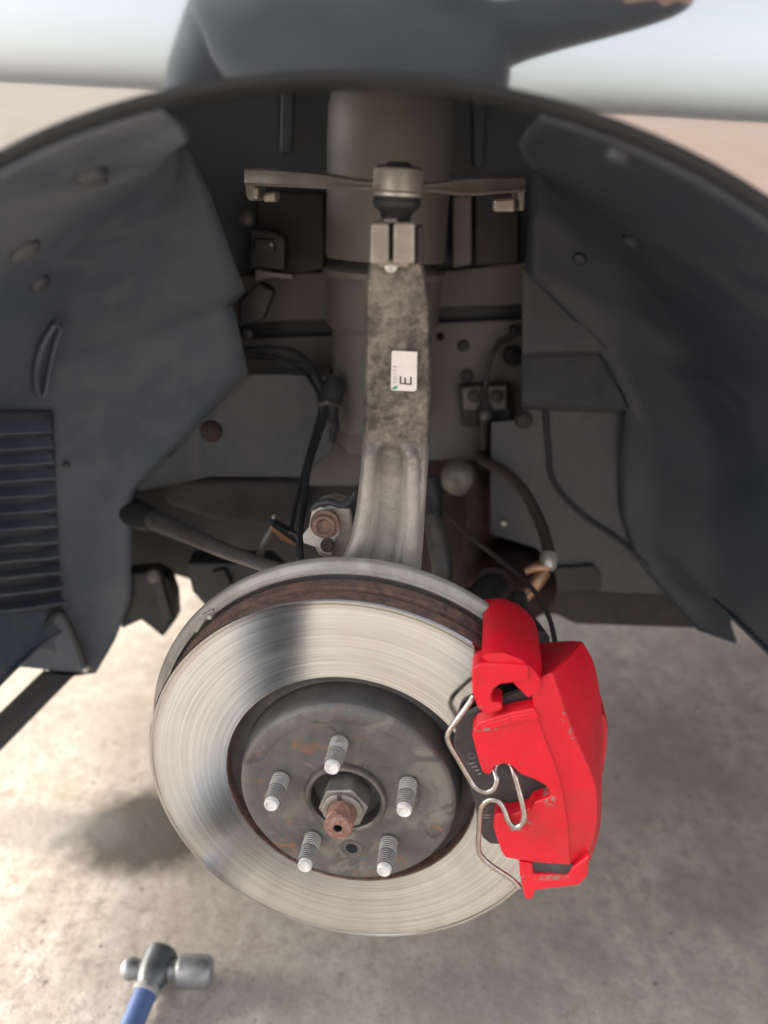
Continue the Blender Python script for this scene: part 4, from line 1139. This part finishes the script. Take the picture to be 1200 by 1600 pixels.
# ================================================================== hammer on the ground
hp0, hp1 = atz(188, 1513, 0.022), atz(331, 1519, 0.022)
hax = (hp1 - hp0).normalized()
HL = (hp1 - hp0).length
ham = tag(empty('hammer', (hp0 + hp1) / 2), 'ball peen hammer with blue handle lying on the concrete', 'hammer')
ham.location.z = 0
k = HL / 0.115
prof = [(0.0, 0.003), (0.0015, 0.007), (0.005, 0.0115), (0.010, 0.0138), (0.016, 0.0138), (0.021, 0.0115), (0.026, 0.0105)]
child_world(build('peen', bm_turn(hp0, hp1, [(s_ * k, r_ * k) for s_, r_ in prof], 28), M['chrome'], None), ham)
prof = [(0.025, 0.0110), (0.031, 0.0165), (0.040, 0.0205), (0.050, 0.0205), (0.057, 0.0170), (0.063, 0.0125)]
child_world(build('cheek', bm_turn(hp0, hp1, [(s_ * k, r_ * k) for s_, r_ in prof], 28), M['grey_iron'], None), ham)
prof = [(0.062, 0.0125), (0.069, 0.0130), (0.073, 0.0180), (0.077, 0.0198), (0.106, 0.0198), (0.1115, 0.0178), (0.115, 0.0140), (0.1152, 0.006)]
child_world(build('striking_face', bm_turn(hp0, hp1, [(s_ * k, r_ * k) for s_, r_ in prof], 28), M['chrome'], None), ham)
e0 = hp0 + hax * 0.044 * k + Vector((0, 0, 0.001))
e1 = atz(190, 1640, 0.016)
hd = (e1 - e0).normalized()
perp = Vector((-hd.y, hd.x, 0))
top = e0 - hd * 0.024
child_world(build('eye_boss', bm_turn(top, e1, [(0, 0.008), (0.002, 0.0165), (0.005, 0.0195), (0.030, 0.0195), (0.040, 0.0165), (0.046, 0.014)], 24), M['grey_iron'], None), ham)
child_world(build('ferrule', bm_turn(e0 + hd * 0.022, e1, [(0, 0.0145), (0.002, 0.0155), (0.007, 0.0155), (0.008, 0.014)], 24), M['stud_grey'], None), ham)
b = bm_tube([e0 + hd * 0.026, e0 + hd * 0.08, e0 + hd * 0.16, e0 + hd * 0.26, e0 + hd * 0.31], [0.0135, 0.0125, 0.013, 0.0155, 0.015], 18)
child_world(build('handle', b, M['blue'], None), ham)

# ================================================================== the photographer, seen only as a reflection in the paint
def skin_body(name, chains, parent=None):
    bm = bmesh.new()
    vmap, rad = {}, {}
    for ch in chains:
        prev = None
        for key, p, r_ in ch:
            if key not in vmap:
                vmap[key] = bm.verts.new(p); rad[key] = r_
            v = vmap[key]
            if prev is not None:
                bm.edges.new((prev, v))
            prev = v
    bm.verts.index_update()
    order = {vmap[k].index: k for k in vmap}
    me = bpy.data.meshes.new(name + '_cage')
    bm.to_mesh(me); bm.free()
    o = bpy.data.objects.new(name + '_cage', me)
    col.objects.link(o)
    o.modifiers.new('skin', 'SKIN')
    sub = o.modifiers.new('sub', 'SUBSURF'); sub.levels = sub.render_levels = 2
    for i, sv in enumerate(me.skin_vertices[0].data):
        r_ = rad[order[i]]
        sv.radius = r_ if isinstance(r_, tuple) else (r_, r_)
        sv.use_root = (order[i] == 'pelvis')
    dg = bpy.context.evaluated_depsgraph_get()
    me2 = bpy.data.meshes.new_from_object(o.evaluated_get(dg))
    bpy.data.objects.remove(o)
    me2.name = name
    return me2
PX, PY = -0.07, -0.98
def V(x, y, z): return (PX + x, PY + y, z)
torso = [('pelvis', V(0, -0.05, 0.52), (0.17, 0.13)), ('waist', V(0, -0.02, 0.70), (0.19, 0.13)), ('chest', V(0, 0.04, 0.92), (0.225, 0.14)), ('upper', V(0, 0.08, 1.06), (0.19, 0.11)), ('neck', V(0, 0.12, 1.16), 0.06), ('jaw', V(0, 0.17, 1.22), 0.075), ('head', V(0, 0.19, 1.31), (0.085, 0.10)), ('crown', V(0, 0.18, 1.39), 0.065)]
def leg_chain(sg, k):
    if sg < 0:
        return [('pelvis', V(0, -0.05, 0.52), 0.15), ('hip' + k, V(sg * 0.11, -0.02, 0.50), 0.10), ('knee' + k, (-0.29, -0.56, 0.47), 0.075), ('shin' + k, (-0.27, -0.48, 0.28), 0.062), ('ankle' + k, (-0.25, -0.42, 0.10), 0.052), ('ball' + k, (-0.26, -0.31, 0.06), 0.058), ('toe' + k, (-0.27, -0.22, 0.05), 0.048)]
    return [('pelvis', V(0, -0.05, 0.52), 0.15), ('hip' + k, V(sg * 0.11, -0.02, 0.47), 0.10), ('knee' + k, V(sg * 0.16, 0.33, 0.10), 0.07), ('ankle' + k, V(sg * 0.16, -0.08, 0.07), 0.045), ('toe' + k, V(sg * 0.16, -0.20, 0.05), 0.04)]
def arm_chain(sg, k, el, hand): return [('upper', V(0, 0.08, 1.06), 0.15), ('shoulder' + k, V(sg * 0.20, 0.09, 1.07), 0.075), ('elbow' + k, el, 0.052), ('wrist' + k, hand, 0.034), ('palm' + k, (hand[0] - sg * 0.05, hand[1] + 0.05, hand[2] + 0.01), 0.034)]
hl, hr = (-0.13, -0.66, 0.83), (0.25, -0.76, 1.28)
chains = [torso, leg_chain(-1, 'l'), leg_chain(1, 'r'), arm_chain(-1, 'l', V(-0.25, 0.10, 0.84), hl), arm_chain(1, 'r', V(0.46, 0.06, 1.18), hr)]
for sg, k, hnd in ((-1, 'l', hl), (1, 'r', hr)):
    px_, py_, pz_ = hnd[0] - sg * 0.05, hnd[1] + 0.05, hnd[2] + 0.01
    for fi, (dz, ln) in enumerate(((0.030, 0.9), (0.012, 1.0), (-0.006, 0.95), (-0.024, 0.75))):
        chains.append([('palm' + k, (px_, py_, pz_), 0.03), ('f%d' % fi + k, (px_ - sg * 0.012, py_ + 0.035 * ln, pz_ + dz), 0.010), ('g%d' % fi + k, (px_ - sg * 0.026, py_ + 0.052 * ln, pz_ + dz), 0.009), ('h%d' % fi + k, (px_ - sg * 0.045, py_ + 0.050 * ln, pz_ + dz), 0.0075)])
    chains.append([('palm' + k, (px_, py_, pz_), 0.03), ('t0' + k, (px_ - sg * 0.02, py_ + 0.0, pz_ + 0.045), 0.011), ('t1' + k, (px_ - sg * 0.04, py_ + 0.012, pz_ + 0.055), 0.009)])
me = skin_body('person', chains)
for m in ('shirt', 'jeans', 'skin'):
    me.materials.append(M[m])
for p_ in me.polygons:
    c = p_.center
    p_.use_smooth = True
    arm_out = abs(c.x - PX) > 0.24
    if c.z < 0.56: p_.material_index = 1
    elif c.z > 1.15: p_.material_index = 2
    elif c.y > -0.68: p_.material_index = 2
    else: p_.material_index = 0
person = link(bpy.data.objects.new('person', me))
tag(person, 'person in dark clothes kneeling, mirrored in the silver paint above the arch', 'person')
b = bmesh.new()
bmesh.ops.create_uvsphere(b, u_segments=24, v_segments=14, radius=0.104)
for v in b.verts:
    v.co = Vector((v.co.x * 0.95, v.co.y * 1.08, v.co.z * 0.95)) + Vector(V(0, 0.165, 1.355))
build('hair', b, M['hair'], person)
for sg in (-1, 1):
    b = bmesh.new()
    bmesh.ops.create_uvsphere(b, u_segments=10, v_segments=8, radius=0.012, matrix=Matrix.Translation(Vector(V(sg * 0.033, 0.275, 1.31))))
    build('eye', b, M['label'], person)
b = bm_tube([V(0, 0.285, 1.32), V(0, 0.305, 1.275), V(0, 0.285, 1.262)], [0.010, 0.016, 0.012], 10)
build('nose', b, M['skin'], person)
b = bm_tube([V(-0.028, 0.272, 1.225), V(0, 0.283, 1.222), V(0.028, 0.272, 1.225)], [0.004, 0.008, 0.004], 8)
build('mouth', b, M['maroon'], person)
ph = tag(empty('phone', (0.02, -0.545, 0.86)), 'dark phone held up in both hands, mirrored above the arch', 'phone')
mt = Matrix((C_RIGHT, C_UP, -C_FWD)).transposed()
pc_ = CAM - C_FWD * 0.022 - C_UP * 0.05
child_world(build('case', bm_box(pc_.x, pc_.y, pc_.z, 0.075, 0.155, 0.009, M=mt), M['black'], None, bevel=0.003), ph)
